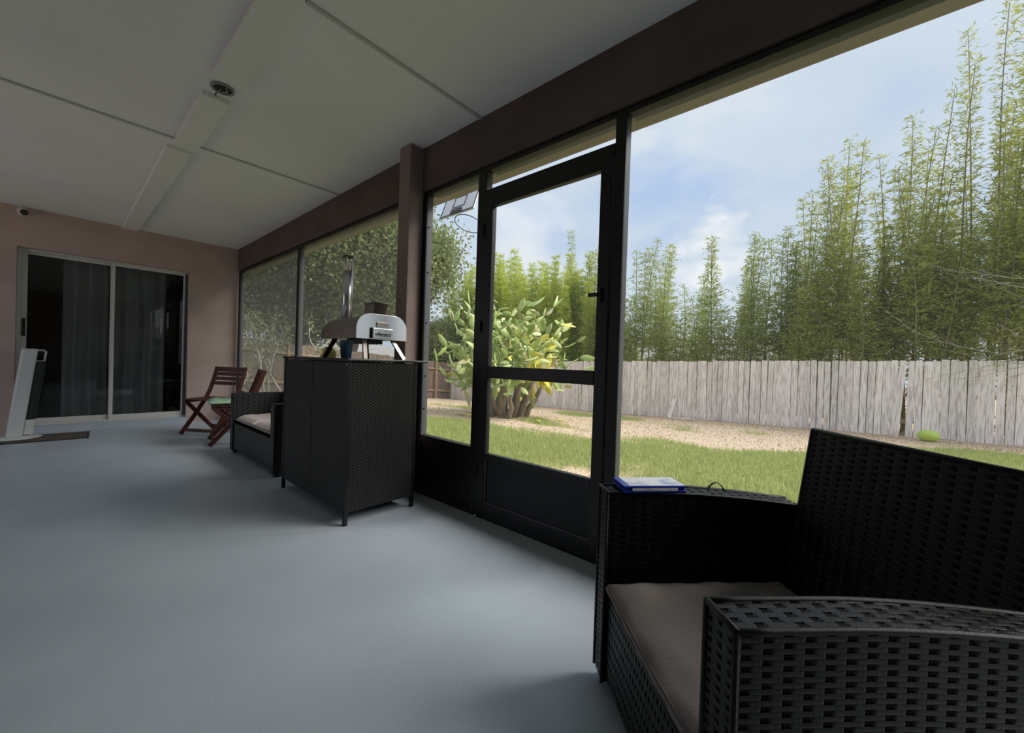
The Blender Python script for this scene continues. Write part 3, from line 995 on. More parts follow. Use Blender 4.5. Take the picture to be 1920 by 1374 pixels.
# ------------------------------------------------------------------ bar cabinet
BC = empty('bar_cabinet', (1.10, 2.215, 0), 0, 'tall black wicker bar cabinet on thin legs under the pizza oven', 'cabinet')
BW, BL, BH = .475, .98, .955
for x in (0, BW - .022):
    for y in (0, BL - .022):
        MB().box(x, x + .022, y, y + .022, 0, BH).build('leg', m_black, BC, bevel=.002)
zb0 = .075
MB().box(.012, BW - .012, .012, BL - .012, zb0, BH - .005).build('body', m_wick_in, BC)
for (y0, y1) in ((.024, BL / 2 - .002), (BL / 2 + .002, BL - .024)):
    dr = MB().box(.003, .012, y0, y1, zb0, BH - .004).build('door', m_bar_door, BC, bevel=.002)
sp_ = MB().box(.022, BW - .022, .006, .012, zb0, BH - .004).build('side_panel', m_wick_in, BC)
wicker([(plane_f((.022, .004, zb0), (1, 0, 0), (0, 0, 1), (0, -1, 0)), BW - .044, BH - .006 - zb0)], sp_, m_bar, m_wick_in,
       pu=.0165, pv=.0092, amp=.0016, stake=.006, spp=6)
sp2 = MB().box(.022, BW - .022, BL - .012, BL - .006, zb0, BH - .004).build('side_panel', m_bar, BC)
MB().box(-.008, BW + .075, -.008, BL + .01, BH, BH + .016).build('table_top', m_bar_top, BC, bevel=.004)
MB().tube([(-.001, .012, BH - .02), (-.006, .012, BH - .02)], .004, 8).build('bolt', m_screw_l, BC)
BTZ = BH + .016

# ------------------------------------------------------------------ pizza oven on the bar
OV = empty('pizza_oven', (1.235, 2.40, BTZ), 0, 'stainless steel pizza oven with tall chimney on the bar cabinet', 'pizza oven')
OWd, OL = .355, .53
zlo, zhi = .135, .290
def arch(w, z0, z1, n=10, r=.095):
    pts = [(0, z0), (w, z0)]
    for k in range(n + 1):
        a = math.pi / 2 * k / n
        pts.append((w - r + r * math.cos(a), z1 - r + r * math.sin(a)))
    for k in range(n + 1):
        a = math.pi / 2 + math.pi / 2 * k / n
        pts.append((r + r * math.cos(a), z1 - r + r * math.sin(a)))
    return pts
shell = MB()
ring0 = [(x, 0.0, z) for (x, z) in arch(OWd, zlo, zhi)]
n_ = len(ring0)
secs = [(0.0, 1.0, 0.0), (OL * .5, .99, -.004), (OL * .9, .97, -.012), (OL, .93, -.024)]
b0 = 0
for (y, s, dz) in secs:
    for (x, _, z) in ring0:
        shell.v.append((OWd / 2 + (x - OWd / 2) * s, y, zlo + (z - zlo) * s + dz * (z > zlo + .02)))
for i in range(len(secs) - 1):
    for k in range(n_):
        q = i * n_
        shell.f.append((q + k, q + (k+1) % n_, q + n_ + (k+1) % n_, q + n_ + k))
shell.f.append(tuple(range((len(secs) - 1) * n_, len(secs) * n_)))
shell.build('body', m_steel_d, OV)
MB().prism([(x, -.006, z) for (x, z) in arch(OWd + .012, zlo - .004, zhi + .006)], (0, .008, 0)).build('front_plate', m_steel, OV, bevel=.001)
dr = MB().box(.105, .250, -.020, -.007, zlo + .004, zlo + .068).build('door', m_steel, OV, bevel=.002)
MB().box(.098, .106, -.024, -.007, zlo + .002, zlo + .070).build('door_edge', m_dark, dr)
# the dark lettering strokes on the door
hs = [.018, .018, .030, .022, .019, .019, .019, .024, .019, .019, .026]
for k, hh in enumerate(hs):
    x = .124 + k * .0105
    MB().box(x, x + .0055, -.0212, -.0198, zlo + .016, zlo + .016 + hh).build('letter_stroke', m_dark, dr)
MB().box(.130, .205, -.0212, -.0198, zlo + .028, zlo + .034).build('letter_bar', m_dark, dr)
MB().box(.135, .225, -.012, -.006, zlo + .078, zlo + .110).build('viewing_slot', m_steel_d, OV, bevel=.002)
# chimney, cap cage
CHX, CHY = .115, .36
chm = MB().lathe([(.034, zhi - .03), (.034, .62)], 20, (CHX, CHY, 0)).build('chimney', m_steel, OV, smooth=True)
for k in range(4):
    a = math.pi / 4 + k * math.pi / 2
    MB().box(CHX + .03 * math.cos(a) - .004, CHX + .03 * math.cos(a) + .004, CHY + .03 * math.sin(a) - .004, CHY + .03 * math.sin(a) + .004, .615, .715).build('cap_strut', m_steel_d, chm)
MB().lathe([(.038, .713), (.038, .722), (.01, .73)], 20, (CHX, CHY, 0)).build('cap', m_dark, chm)
# pellet hopper at the back
hp = MB().quadbox([(.315, .395, zhi - .05), (.40, .395, zhi - .05), (.40, .495, zhi - .05), (.315, .495, zhi - .05),
                   (.325, .365, zhi + .13), (.45, .365, zhi + .135), (.45, .505, zhi + .135), (.325, .505, zhi + .13)]).build('hopper', m_steel_d, OV, bevel=.003)
MB().box(.318, .458, .358, .512, zhi + .130, zhi + .141).build('hopper_lid', m_steel_d, hp, bevel=.002)
# splayed legs
for (x0, y0, x1, y1) in ((.275, .03, .345, -.02), (.055, .40, .012, .47), (.30, .42, .34, .47), (.09, .06, .085, .03)):
    MB().bar((x0, y0, zlo + .002), (x1, y1, .0), .030, .012, side=(1, 0, 0)).build('leg', m_dark if y0 > .3 else m_steel_d, OV, bevel=.002)
MB().box(.10, .26, .12, .32, zlo - .03, zlo).build('burner_tray', m_dark, OV, bevel=.003)

cup = empty('blue_cup', (1.225, 2.50, BTZ), 0, 'blue tapered cup standing under the pizza oven', 'cup')
MB().lathe([(.030, 0), (.041, .112), (.043, .116), (.038, .116), (.028, .006)], 24).build('body', m_blue_cup, cup, smooth=True)
yp = MB()
P = np.zeros((10, 14, 3))
for i in range(10):
    for j in range(14):
        u, v = i / 9, j / 13
        P[i, j] = (.12 * (u - .5) + .004 * math.sin(9 * v), .05 * math.sin(2 * math.pi * v) * (1 - .4 * u) * .6, 0)
        P[i, j, 2] = 0
for i in range(10):
    t = i / 9
    for j in range(14):
        a = 2 * math.pi * j / 13
        r_ = (.044 + .01 * math.sin(5 * a + 3 * t)) * (1 - .55 * t ** 2)
        P[i, j] = (r_ * math.cos(a) * 1.15, r_ * math.sin(a) * .55, .078 * t)
yp.grid(P)
yp.f.append(tuple(len(yp.v) - 14 + k for k in range(13)))
yk = yp.build('yellow_packet', m_yellow, smooth=True)
yk.location = (1.30, 2.92, BTZ)
tag(yk, 'crumpled yellow packet standing behind the pizza oven leg', 'packet')

# ------------------------------------------------------------------ yard
def fence_x(y): return 13.58 - .072 * y if y < 8 else 13.0 - .0 * (y - 8)
def ground_z(x, y):
    x = np.asarray(x, float); y = np.asarray(y, float)
    t = np.clip((x - 1.9) / 11.5, -.2, 1.6)
    zf = -.52 - .03 * np.clip(y, -12, 18)
    return -.14 * (1 - t) + zf * t
def fbm(x, y, seed=0):
    s = np.zeros_like(x, dtype=float)
    r_ = np.random.default_rng(seed)
    for o in range(5):
        f = .45 * 1.9 ** o
        for _ in range(3):
            a, p = r_.uniform(0, 6.28), r_.uniform(0, 6.28)
            s += np.sin((x * np.cos(a) + y * np.sin(a)) * f * 2 + p) / (1.7 ** o) / 3
    return s
def turf(x, y):
    """1 = lush grass, 0 = bare sand."""
    x = np.asarray(x, float); y = np.asarray(y, float)
    # bare band through the yard, reaching the fence beyond y = 0.5
    n1 = fbm(x, y, 3)
    n2 = fbm(x * 2.3, y * 2.3, 4)
    edge = np.interp(y, [-6, -1.5, -.4, .6, 2, 3.5, 5, 7, 9, 12], [12.2, 11.8, 10.2, 8.4, 6.6, 6.0, 6.1, 6.0, 5.6, 6.5])
    g = np.clip((edge + .35 * n1 - x) / .9 + .5, 0, 1)
    tufts = np.clip(.10 + .42 * n2 + .25 * n1, 0, .62) * (x > edge)          # scattered dry tufts on the sand
    litter = np.clip((fence_xv(y) - x - 1.0) / .6, 0, 1)
    dirt = np.exp(-(((x - 3.55) / .8) ** 2 + ((y - 2.15) / .75) ** 2))        # worn spot outside the door
    worn = np.clip(.95 + .28 * n2, .45, 1)
    return np.clip((np.maximum(g * worn, tufts * litter)) * (1 - .85 * dirt), 0, 1)
def fence_xv(y):
    y = np.asarray(y, float)
    return np.where(y < 8, 13.58 - .072 * y, 13.0)
gx = np.concatenate([np.linspace(1.955, 15, 110), np.linspace(16, 60, 18)])
gy = np.concatenate([np.linspace(-30, -7, 10), np.linspace(-6, 18, 150), np.linspace(20, 60, 14)])
GX, GY = np.meshgrid(gx, gy)
GZ = ground_z(GX, GY) + .02 * fbm(GX, GY, 9)
GV = np.stack([GX, GY, GZ], -1).reshape(-1, 3)
ny_, nx_ = GX.shape
ii = np.arange(nx_ * ny_).reshape(ny_, nx_)
GF = np.stack([ii[:-1, :-1], ii[:-1, 1:], ii[1:, 1:], ii[1:, :-1]], -1).reshape(-1, 4)
gme = np_mesh('ground', GV, GF, m_ground, True)
at = gme.attributes.new('turf', 'FLOAT', 'POINT')
at.data.foreach_set('value', turf(GV[:, 0], GV[:, 1]).astype(np.float32))
g_o = link(gme, 'ground')
tag(g_o, 'sandy back yard ground with worn grass', None, None, 'structure')
struct(MB().box(-40, LX - .1, -30, 60, -.6, -.2), 'ground_left', m_ground, 'ground on the far side of the porch')
struct(MB().box(LX - .1, 1.96, -30, BY - .2, -.6, -.2), 'ground_behind', m_ground, 'ground behind the viewer')

def blades(n, x0, x1, y0, y1, h, w, dens, seed):
    r_ = np.random.default_rng(seed)
    x = x0 + (x1 - x0) * r_.random(n) ** 1.35
    y = r_.uniform(y0, y1, n)
    k = r_.random(n) < dens(x, y)
    x, y = x[k], y[k]
    n = len(x)
    z = ground_z(x, y) + .02 * fbm(x, y, 9) - .004
    hh = h * r_.uniform(.5, 1.3, n)
    a = r_.uniform(0, 2 * np.pi, n)
    b = r_.uniform(0, 2 * np.pi, n)
    le = r_.uniform(.1, .75, n) * hh
    dx, dy = np.cos(a) * w / 2, np.sin(a) * w / 2
    p0 = np.stack([x - dx, y - dy, z], 1)
    p1 = np.stack([x + dx, y + dy, z], 1)
    p2 = np.stack([x + np.cos(b) * le, y + np.sin(b) * le, z + hh], 1)
    V = np.stack([p0, p1, p2], 1).reshape(-1, 3)
    return V, np.arange(3 * n).reshape(n, 3)
def dens_grass(x, y): return np.clip((turf(x, y) - .22) * 1.5, 0, 1)
V_, F_ = blades(420000, 2.05, 13.2, -4, 11, .07, .011, dens_grass, 5)
tag(link(np_mesh('lawn_grass', V_, F_, l_grass), 'lawn_grass'), 'short green lawn grass growing in the yard', 'grass', None, 'stuff')
def dens_lit(x, y): return np.clip(.55 - turf(x, y), 0, 1) * 1.2 * (.45 + .55 * (fence_xv(y) - x < 1.7))
V_, F_ = blades(110000, 2.3, 13.5, -4, 12, .02, .035, dens_lit, 6)
tag(link(np_mesh('dry_leaf_litter', V_, F_, l_straw), 'dry_leaf_litter'), 'dry straw and leaf litter scattered on the sand', 'litter', None, 'stuff')

# ------------------------------------------------------------------ fences
def picket_mesh(name, m, w, h, t, seed):
    r_ = random.Random(seed)
    b = MB()
    ear = .022
    poly = [(-w/2, 0, 0), (w/2, 0, 0), (w/2, 0, h - ear), (w/2 - ear, 0, h), (-w/2 + ear, 0, h), (-w/2, 0, h - ear)]
    b.prism(poly, (0, t, 0))
    me = bpy.data.meshes.new(name)
    me.from_pydata(b.v, [], b.f)
    me.materials.append(m)
    return me
pk = [picket_mesh('picket', m_picket, w, 1.86, .018, k) for k, w in enumerate((.138, .132, .126))]
FN = empty('picket_fence', (13.4, 0, -.6), 0, 'weathered grey dog-ear picket fence along the back of the yard', 'fence')
def place(me, name, parent, p, rz, rx=0.0, ry=0.0):
    o = bpy.data.objects.new(name, me)
    COL.objects.link(o)
    o.parent = parent
    o.location = Vector(p) - Vector(parent.location)
    o.rotation_euler = (rx, ry, rz)
    return o
y = -5.2
k = 0
while y < 15.4:
    x = float(fence_xv(y))
    z = float(ground_z(x, y)) - .015 + random.uniform(-.02, .02)
    ry = random.gauss(0, .006)
    off = random.uniform(-.008, .008)
    y_o = 0.0
    if abs(y + .78) < .075:
        y_o = .10; ry = .055; off = -.03                      # the picket that hangs loose beside a gap
    place(random.choice(pk), 'picket', FN, (x + off, y + y_o, z), R(-90) + math.atan(.072), 0, ry)
    y += .143
    k += 1
for zz in (.35, 1.0, 1.6):
    b = MB()
    for (ya_, yb_) in ((-5.3, 8), (8, 15.4)):
        xa, xb = float(fence_xv(ya_)), float(fence_xv(yb_ - .001))
        b.bar((xa + .045, ya_, float(ground_z(xa, ya_)) + zz), (xb + .045, yb_, float(ground_z(xb, yb_)) + zz), .04, .09, side=(1, 0, 0))
    b.build('rail', m_rail, FN, world=True)
for yy in np.arange(-5, 15.4, 2.4):
    xa = float(fence_xv(yy))
    MB().box(xa + .07, xa + .16, yy - .045, yy + .045, float(ground_z(xa, yy)) - .05, float(ground_z(xa, yy)) + 1.75).build('post', m_rail, FN, world=True)
SFN = empty('side_fence', (9, 15.5, -.9), 0, 'brown board fence in shade beyond the cactus', 'fence')
pb = picket_mesh('board', m_picket_b, .15, 1.8, .018, 9)
x = 3.0
while x < 13.0:
    place(pb, 'board', SFN, (x, 15.5 + random.uniform(-.006, .006), float(ground_z(x, 15.5)) + random.uniform(-.02, .02)), random.gauss(0, .01), 0, 0)
    x += .158
for xx in np.arange(3.2, 13, 2.2):
    MB().box(xx, xx + .09, 15.38, 15.47, float(ground_z(xx, 15.4)) - .05, float(ground_z(xx, 15.4)) + 1.8).build('post', m_rail, SFN, bevel=.004, world=True)
for zz in (.4, 1.45):
    MB().bar((3, 15.46, float(ground_z(3, 15.4)) + zz), (13, 15.46, float(ground_z(13, 15.4)) + zz), .04, .09, side=(0, 1, 0)).build('rail', m_rail, SFN, world=True)

# loose boards by the fence
lb = MB().bar((12.98, 4.60, float(ground_z(13, 4.6)) + .01), (13.22, 4.53, float(ground_z(13.2, 4.6)) + .62), .12, .018, side=(0, 1, 0)).build('loose_board', m_picket, bevel=.003)
tag(lb, 'short loose board leaning upright on the picket fence', 'board')
lb = MB().bar((12.85, 4.45, float(ground_z(12.85, 4.45)) + .03), (12.9, 3.75, float(ground_z(12.9, 3.75)) + .03), .10, .02, side=(1, 0, 0)).build('loose_board', m_picket, bevel=.003)
tag(lb, 'loose board lying flat on the sand at the picket fence', 'board')

# lime ball
bx, by_ = 12.85, -1.17
bz = float(ground_z(bx, by_))
ball = MB()
prof = []
for k in range(15):
    a = -math.pi / 2 + math.pi * k / 14
    prof.append((max(.002, .185 * math.cos(a) ** .85), .118 + .125 * math.sin(a)))
ball.lathe(prof, 36)
ball = ball.build('play_ball', m_ball, smooth=True)
ball.location = (bx, by_, bz + .0)
tag(ball, 'sagging lime green ball lying at the foot of the fence', 'ball')

# ------------------------------------------------------------------ roof-mounted basketball hoop
HB = empty('basketball_hoop', (2.9, 3.44, 2.61), 0, 'white basketball backboard with black lines and rim above the porch', 'basketball hoop')
lean = R(20)
dvec = Vector((math.sin(lean), 0, math.cos(lean)))
nvec = Vector((math.cos(lean), 0, -math.sin(lean)))
def hb(y0, y1, s0, s1, t0, t1):
    c = []
    for s in (s0, s1):
        for (yy, t) in ((y0, t0), (y1, t0), (y1, t1), (y0, t1)):
            c.append(dvec * s + nvec * t + Vector((0, yy, 0)))
    return MB().quadbox(c)
hw, hh = .28, .40
bd = hb(-hw, hw, 0, hh, -.008, .008).build('backboard', m_board, HB)
for t in ((-.0095, -.008), (.008, .0095)):
    for (y0, y1, s0, s1) in ((-hw, hw, 0, .018), (-hw, hw, hh - .018, hh), (-hw, -hw + .018, .018, hh - .018), (hw - .018, hw, .018, hh - .018)):
        hb(y0, y1, s0, s1, *t).build('border_line', m_line, bd)
    iw = .105
    for (y0, y1, s0, s1) in ((-iw, iw, .085, .101), (-iw, iw, .223, .239), (-iw, -iw + .017, .101, .223), (iw - .017, iw, .101, .223)):
        hb(y0, y1, s0, s1, *t).build('target_line', m_line, bd)
hb(-.085, .085, .0, .055, -.03, -.0095).build('rim_bracket', m_line, HB, bevel=.003)
rp = []
cc = nvec * .195 + dvec * .01
for k in range(33):
    a = 2 * math.pi * k / 32
    rp.append(cc + nvec * (.165 * math.cos(a)) + Vector((0, .165 * math.sin(a), 0)))
MB().tube(rp, .0055, 6, cap=False).build('rim', m_grey_and_lit, HB, smooth=True)
for yy in (-.1, .1):
    MB().tube([dvec * .30 + nvec * -.01 + Vector((0, yy, 0)), Vector((-.45, yy, .20)), Vector((-.62, yy, .135))], .012, 8).build('mounting_arm', m_grey_and_lit, HB)

# ------------------------------------------------------------------ foliage tools
def leaf_quads(C, D, L, W, r_):
    """Diamond leaves at C with axis D (unit), lengths L, widths W."""
    n = len(C)
    rnd = r_.normal(size=(n, 3))
    S = np.cross(D, rnd)
    S /= np.linalg.norm(S, axis=1, keepdims=True) + 1e-9
    N = np.cross(D, S)
    L = L[:, None]; W = W[:, None]
    p0 = C
    p1 = C + D * L * .45 + S * W * .5 + N * L * .04
    p2 = C + D * L - N * L * .05
    p3 = C + D * L * .45 - S * W * .5 + N * L * .04
    V = np.stack([p0, p1, p2, p3], 1).reshape(-1, 3)
    return V, np.arange(4 * n).reshape(n, 4)

def bamboo_meshes(seed, H, lm, dense, lo, spire, lowf):
    """Culm and foliage meshes, base at origin."""
    r_ = np.random.default_rng(seed)
    lean_a, lean_m = r_.uniform(0, 6.28), r_.uniform(.0, .10) * H
    def at_h(t):
        d = lean_m * t ** 2.2
        return np.array([math.cos(lean_a) * d + .03 * math.sin(9 * t + seed), math.sin(lean_a) * d, H * t])
    b = MB()
    ts = np.linspace(0, .985, 14)
    b.tube([at_h(t) for t in ts], [.026 * (1 - .9 * t) + .004 for t in ts], 6)
    C, D, L, W = [], [], [], []
    node = .26
    nn = int(H / node)
    for i in range(nn):
        t = (i + .6) / nn
        if t < lo:
            if r_.random() > lowf: continue
        c = at_h(t)
        if t < lo: k, rad = int(dense * .35), .30
        else:
            s = (t - lo) / (1 - lo)
            rad = (.52 - .36 * s) * (1 if s < spire else .62)
            k = int(dense * (1.25 - .75 * s) * (1 if s < spire else .55))
        nb_ = 7
        az0 = r_.uniform(0, 6.28)
        for q in range(nb_):
            az = az0 + q * 2 * np.pi / nb_ + r_.normal(0, .3)
            out = np.array([math.cos(az), math.sin(az), .34 + r_.normal(0, .22)])
            bl = rad * r_.uniform(.6, 1.25)
            tip = c + out * bl
            if q < 3 and t > .2:
                b.tube([c, tip], [.004, .0015], 3, cap=False)
            m_ = max(2, k // nb_)
            f = r_.random(m_) ** .75
            P_ = c + np.outer(f, out * bl) + r_.normal(0, .035 + .05 * rad, (m_, 3))
            d_ = out + r_.normal(0, .55, (m_, 3)) + np.array([0, 0, -.25])
            C.append(P_); D.append(d_ / np.linalg.norm(d_, axis=1, keepdims=True))
            L.append(r_.uniform(.10, .19, m_)); W.append(r_.uniform(.021, .036, m_))
    V, F = leaf_quads(np.concatenate(C), np.concatenate(D), np.concatenate(L), np.concatenate(W), r_)
    cm = bpy.data.meshes.new('culm')
    cm.from_pydata(b.v, [], b.f)
    cm.materials.append(m_culm)
    return cm, np_mesh('foliage', V, F, lm)

BANK = {}
def bank(kind, H):
    key = (kind, round(H))
    if key not in BANK:
        cfg = {'tall': (l_bam_r, 125, .34, .55, .30), 'spire': (l_bam_r, 78, .30, .30, .4), 'mid': (l_bam_m, 115, .38, .50, .18), 'left': (l_bam_l, 270, .10, .85, .6)}[kind]
        BANK[key] = [bamboo_meshes(hash_(kind) + 31 * round(H) + s, float(round(H)), *cfg) for s in range(3)]
    return BANK[key]
def hash_(s): return sum(ord(c) * (i + 3) for i, c in enumerate(s))

def bamboo(kind, x, y, top, label, group):
    z = float(ground_z(x, y)) - .03
    H = top - z
    cm, fm = random.choice(bank(kind, H))
    s = H / max(1.0, float(round(H)))
    r = empty('bamboo', (x, y, z), random.uniform(0, 6.28), label, 'bamboo', group)
    r.scale = (1, 1, s)
    link(cm, 'culm', r)
    link(fm, 'foliage', r)
    return r

PROF = [(-7, 11.0), (-4, 10.8), (-2.4, 10.2), (-1.8, 8.9), (-.9, 8.1), (.5, 7.9), (.95, 7.2), (1.6, 6.2), (2.2, 5.6), (3.4, 5.8), (4.7, 5.6), (6.5, 6.1), (7.2, 5.7), (9, 6.6)]
def top_at(y):
    return float(np.interp(y, [p[0] for p in PROF], [p[1] for p in PROF]))
r_ = random.Random(5)
for i in range(84):                                    # right-hand mass
    y = -6.5 + 8.3 * (i + r_.random()) / 84
    x = 14.1 + 2.8 * r_.random() ** 1.3
    f = r_.choice([1, .98, .86, .80, .74, .70, .64, .58, .5]) * r_.uniform(.94, 1.02)
    z0 = -.6
    bamboo('tall', x, y, z0 + (top_at(y * 15.3 / x) - z0) * f * x / 15.3, 'tall dark green bamboo rising behind the right end of the fence', 'tall bamboo behind the fence')
for k, (y, tp) in enumerate(((-2.62, 10.2), (-2.38, 10.4), (-2.05, 9.7), (-1.77, 9.0), (-1.30, 8.5), (-.87, 8.2), (-.45, 7.3), (.51, 8.0), (.93, 7.3), (1.35, 6.6), (-3.0, 10.6), (-1.0, 7.6))):
    x = 15.3 + .5 * ((k * 7) % 5 - 2) / 2
    bamboo('spire', x, y * x / 15.3, (tp - .98) * x / 15.3 + .98, 'thin bamboo spire reaching high above the fence at right', 'bamboo spires at right')
for i in range(62):                                    # thin middle
    y = 1.6 + 7.6 * (i + r_.random()) / 62
    x = 14.2 + 2.4 * r_.random()
    f = r_.choice([1, .98, .86, .72, .62, .55, .5]) * r_.uniform(.93, 1.02)
    bamboo('mid', x, y, -.65 + (top_at(y * 15.3 / x) + .65) * f * x / 15.3, 'slender shorter bamboo behind the middle of the fence', 'slender bamboo behind the fence')
for i in range(78):                                    # bright hedge behind the cactus
    y = 8.2 + 9.5 * (i + r_.random()) / 78
    x = 14.0 + 3.2 * r_.random()
    tp = r_.choice([4.6, 5.2, 5.6, 4.9, 5.9]) * r_.uniform(.92, 1.05) + .10 * (y - 9)
    bamboo('left', x, y, tp, 'bright yellow-green bushy bamboo in the hedge behind the cactus', 'yellow-green bamboo behind the cactus')
for (y, tp) in ((9.05, 7.0), (9.75, 7.1), (8.7, 6.3)):
    bamboo('mid', 15.3, y, tp, 'slender bamboo spire standing above the yellow-green hedge', 'bamboo spires above the hedge')

# ------------------------------------------------------------------ broadleaf trees
def tree_mesh(seed, H, spread, lm, nleaf, leaf, trunk_h=.28):
    r_ = np.random.default_rng(seed)
    b = MB()
    tips = []
    def grow(p, d, ln, rad, lev):
        p = np.array(p, float)
        pts, rs = [p], [rad]
        for k in range(3):
            d = d + r_.normal(0, .16, 3) + np.array([0, 0, .05])
            d /= np.linalg.norm(d)
            p = p + d * ln / 3
            pts.append(p); rs.append(rad * (1 - .14 * (k + 1)))
            if lev >= 2: tips.append((p, ln))
        b.tube(pts, rs, 6 if lev < 2 else 4, cap=False)
        if lev >= 4: return
        for q in range(3 if lev < 3 else 2):
            a = r_.uniform(0, 6.28)
            o = np.array([math.cos(a) * spread, math.sin(a) * spread, r_.uniform(.1, .9)])
            nd = d * .6 + o * .8
            grow(p, nd / np.linalg.norm(nd), ln * r_.uniform(.62, .82), rad * .55, lev + 1)
    grow((0, 0, -.1), np.array([0, 0, 1.]), H * trunk_h, H * .022, 0)
    T = np.array([t[0] for t in tips])
    idx = r_.integers(0, len(T), nleaf)
    C = T[idx] + r_.normal(0, 1, (nleaf, 3)) * H * .055
    D = r_.normal(size=(nleaf, 3)) + np.array([0, 0, -.2])
    D /= np.linalg.norm(D, axis=1, keepdims=True)
    V, F = leaf_quads(C, D, r_.uniform(.7, 1.3, nleaf) * leaf, r_.uniform(.7, 1.3, nleaf) * leaf * .55, r_)
    tm = bpy.data.meshes.new('trunk')
    tm.from_pydata(b.v, [], b.f)
    tm.materials.append(m_trunk)
    return tm, np_mesh('crown', V, F, lm)
TREES = [tree_mesh(41, 9, 1.0, l_oak, 80000, .135, .24), tree_mesh(42, 10, .9, l_oak2, 80000, .135, .24), tree_mesh(43, 8, 1.1, l_oak, 76000, .125, .2)]
def tree(k, loc, s, rz, label, group='trees beyond the side fence'):
    r = empty('shade_tree', (loc[0], loc[1], float(ground_z(loc[0], loc[1]))), rz, label, 'tree', group)
    r.scale = (s, s, s)
    link(TREES[k][0], 'trunk', r)
    link(TREES[k][1], 'crown', r)
tree(0, (9.5, 18.5), 1.3, .3, 'dark oak seen behind the chimney of the pizza oven')
tree(1, (10.2, 21.5), 1.0, 1.9, 'tall olive-green tree left of the basketball backboard')
tree(2, (6.8, 18.0), 1.25, 4.0, 'dark tree seen through the hazy screen panel')
tree(0, (17.5, 21.0), .74, 2.6, 'oak crown rising behind the yellow-green bamboo')
tree(1, (22.0, 19.0), .82, 3.3, 'olive-green crown just above the hedge right of the door post')
tree(2, (4.6, 19.5), 1.25, 5.2, 'dark tree nearest the house beyond the hazy screen')
tree(0, (9.6, 26.0), 1.4, 1.1, 'large oak far behind the other trees')
tree(2, (13.3, 17.7), .80, .9, 'low dark tree at the corner of the two fences')

# shrub with pale crooked branches close to the hazy screen
sh = empty('branchy_shrub', (3.05, 9.6, float(ground_z(3.05, 9.6))), 0, 'shrub with pale crooked branches close outside the hazy screen', 'shrub')
r_ = np.random.default_rng(77)
b = MB()
tipsl = []
def shoot(p, d, ln, rad, lev):
    p = np.array(p, float)
    pts, rs = [p], [rad]
    for k in range(4):
        d = d + r_.normal(0, .28, 3) + np.array([0, 0, .12])
        d /= np.linalg.norm(d)
        p = p + d * ln / 4
        pts.append(p); rs.append(rad * (1 - .12 * (k + 1)))
    b.tube(pts, rs, 6)
    tipsl.append(p)
    if lev < 3:
        for q in range(2):
            nd = d + r_.normal(0, .6, 3); nd[2] = abs(nd[2]) * .7 + .15
            shoot(p, nd / np.linalg.norm(nd), ln * .75, rad * .65, lev + 1)
for k in range(6):
    a = k * 1.05
    shoot((.15 * math.cos(a), .3 * math.sin(a), 0), np.array([.45 * math.cos(a), .8 * math.sin(a), 1.]), .85, .034, 0)
b.build('branches', m_pale_branch, sh, smooth=True)
T = np.array(tipsl)
n_ = 1500
idx = r_.integers(0, len(T), n_)
C = T[idx] + r_.normal(0, .09, (n_, 3))
D = r_.normal(size=(n_, 3)); D /= np.linalg.norm(D, axis=1, keepdims=True)
V, F = leaf_quads(C, D, r_.uniform(.05, .13, n_), r_.uniform(.02, .045, n_), r_)
link(np_mesh('leaves', V, F, l_frangi), 'leaves', sh)

# dead branches leaning over the right end of the fence
dd = empty('dead_tree', (14.1, -4.6, float(ground_z(14.1, -4.6))), 0, 'bare bleached dead tree with branches over the fence at right', 'tree')
r_ = np.random.default_rng(12)
b = MB()
def twig(p, d, ln, rad, lev, bend):
    p = np.array(p, float); d = np.array(d, float)
    pts, rs = [p], [rad]
    for k in range(5):
        d = d + r_.normal(0, .07, 3) + np.array([0, 0, bend])
        d /= np.linalg.norm(d)
        p = p + d * ln / 5
        pts.append(p); rs.append(rad * (1 - .16 * (k + 1)))
        if lev < 2 and k >= 1 and r_.random() < .75:
            nd = d + r_.normal(0, .35, 3)
            twig(p, nd / np.linalg.norm(nd), ln * .55, rad * .5, lev + 1, bend)
    b.tube(pts, rs, 5)
for (z, dz, ln) in ((1.7, .10, 2.6), (2.0, .30, 2.5), (2.3, .42, 2.3), (1.95, -.02, 2.6), (2.8, .35, 2.0)):
    twig((-.2, .0, z), (-.25, 1, dz), ln, .018, 0, .0)
b.tube([(0, 0, -.05), (.02, -.05, 1.4), (-.2, 0, 2.9)], [.07, .055, .03], 8)
b.build('branches', m_dead, dd, smooth=True)

# ------------------------------------------------------------------ prickly pear cactus
CX, CY = 7.75, 6.95
CZ0 = float(ground_z(CX, CY))
CA = empty('prickly_pear', (CX, CY, CZ0), 0, 'huge tree-like prickly pear cactus with green and yellowing pads', 'cactus')
def pad_mesh(m, L, W, T, seed):
    b = MB()
    nu, nv = 9, 8
    P = np.zeros((nu, nv + 1, 3))
    for i in range(nu):
        t = i / (nu - 1)
        w = (math.sin(math.pi * min(1, (t * .97 + .015)) ** .82) ** .75) * W / 2
        for j in range(nv + 1):
            a = 2 * math.pi * j / nv
            P[i, j] = (w * math.cos(a), T / 2 * math.sin(a) * (w / (W / 2)) ** .6 + .02 * math.sin(math.pi * t + seed), L * t)
    b.grid(P)
    me = bpy.data.meshes.new('pad')
    me.from_pydata(b.v, [], b.f)
    me.polygons.foreach_set('use_smooth', [True] * len(me.polygons))
    me.materials.append(m)
    return me
PADS = [[pad_mesh(m_, *dims, s) for s, dims in enumerate(((.36, .15, .04), (.30, .14, .035), (.40, .145, .04)))] for m_ in m_pad]
r_ = np.random.default_rng(23)
npads = 0
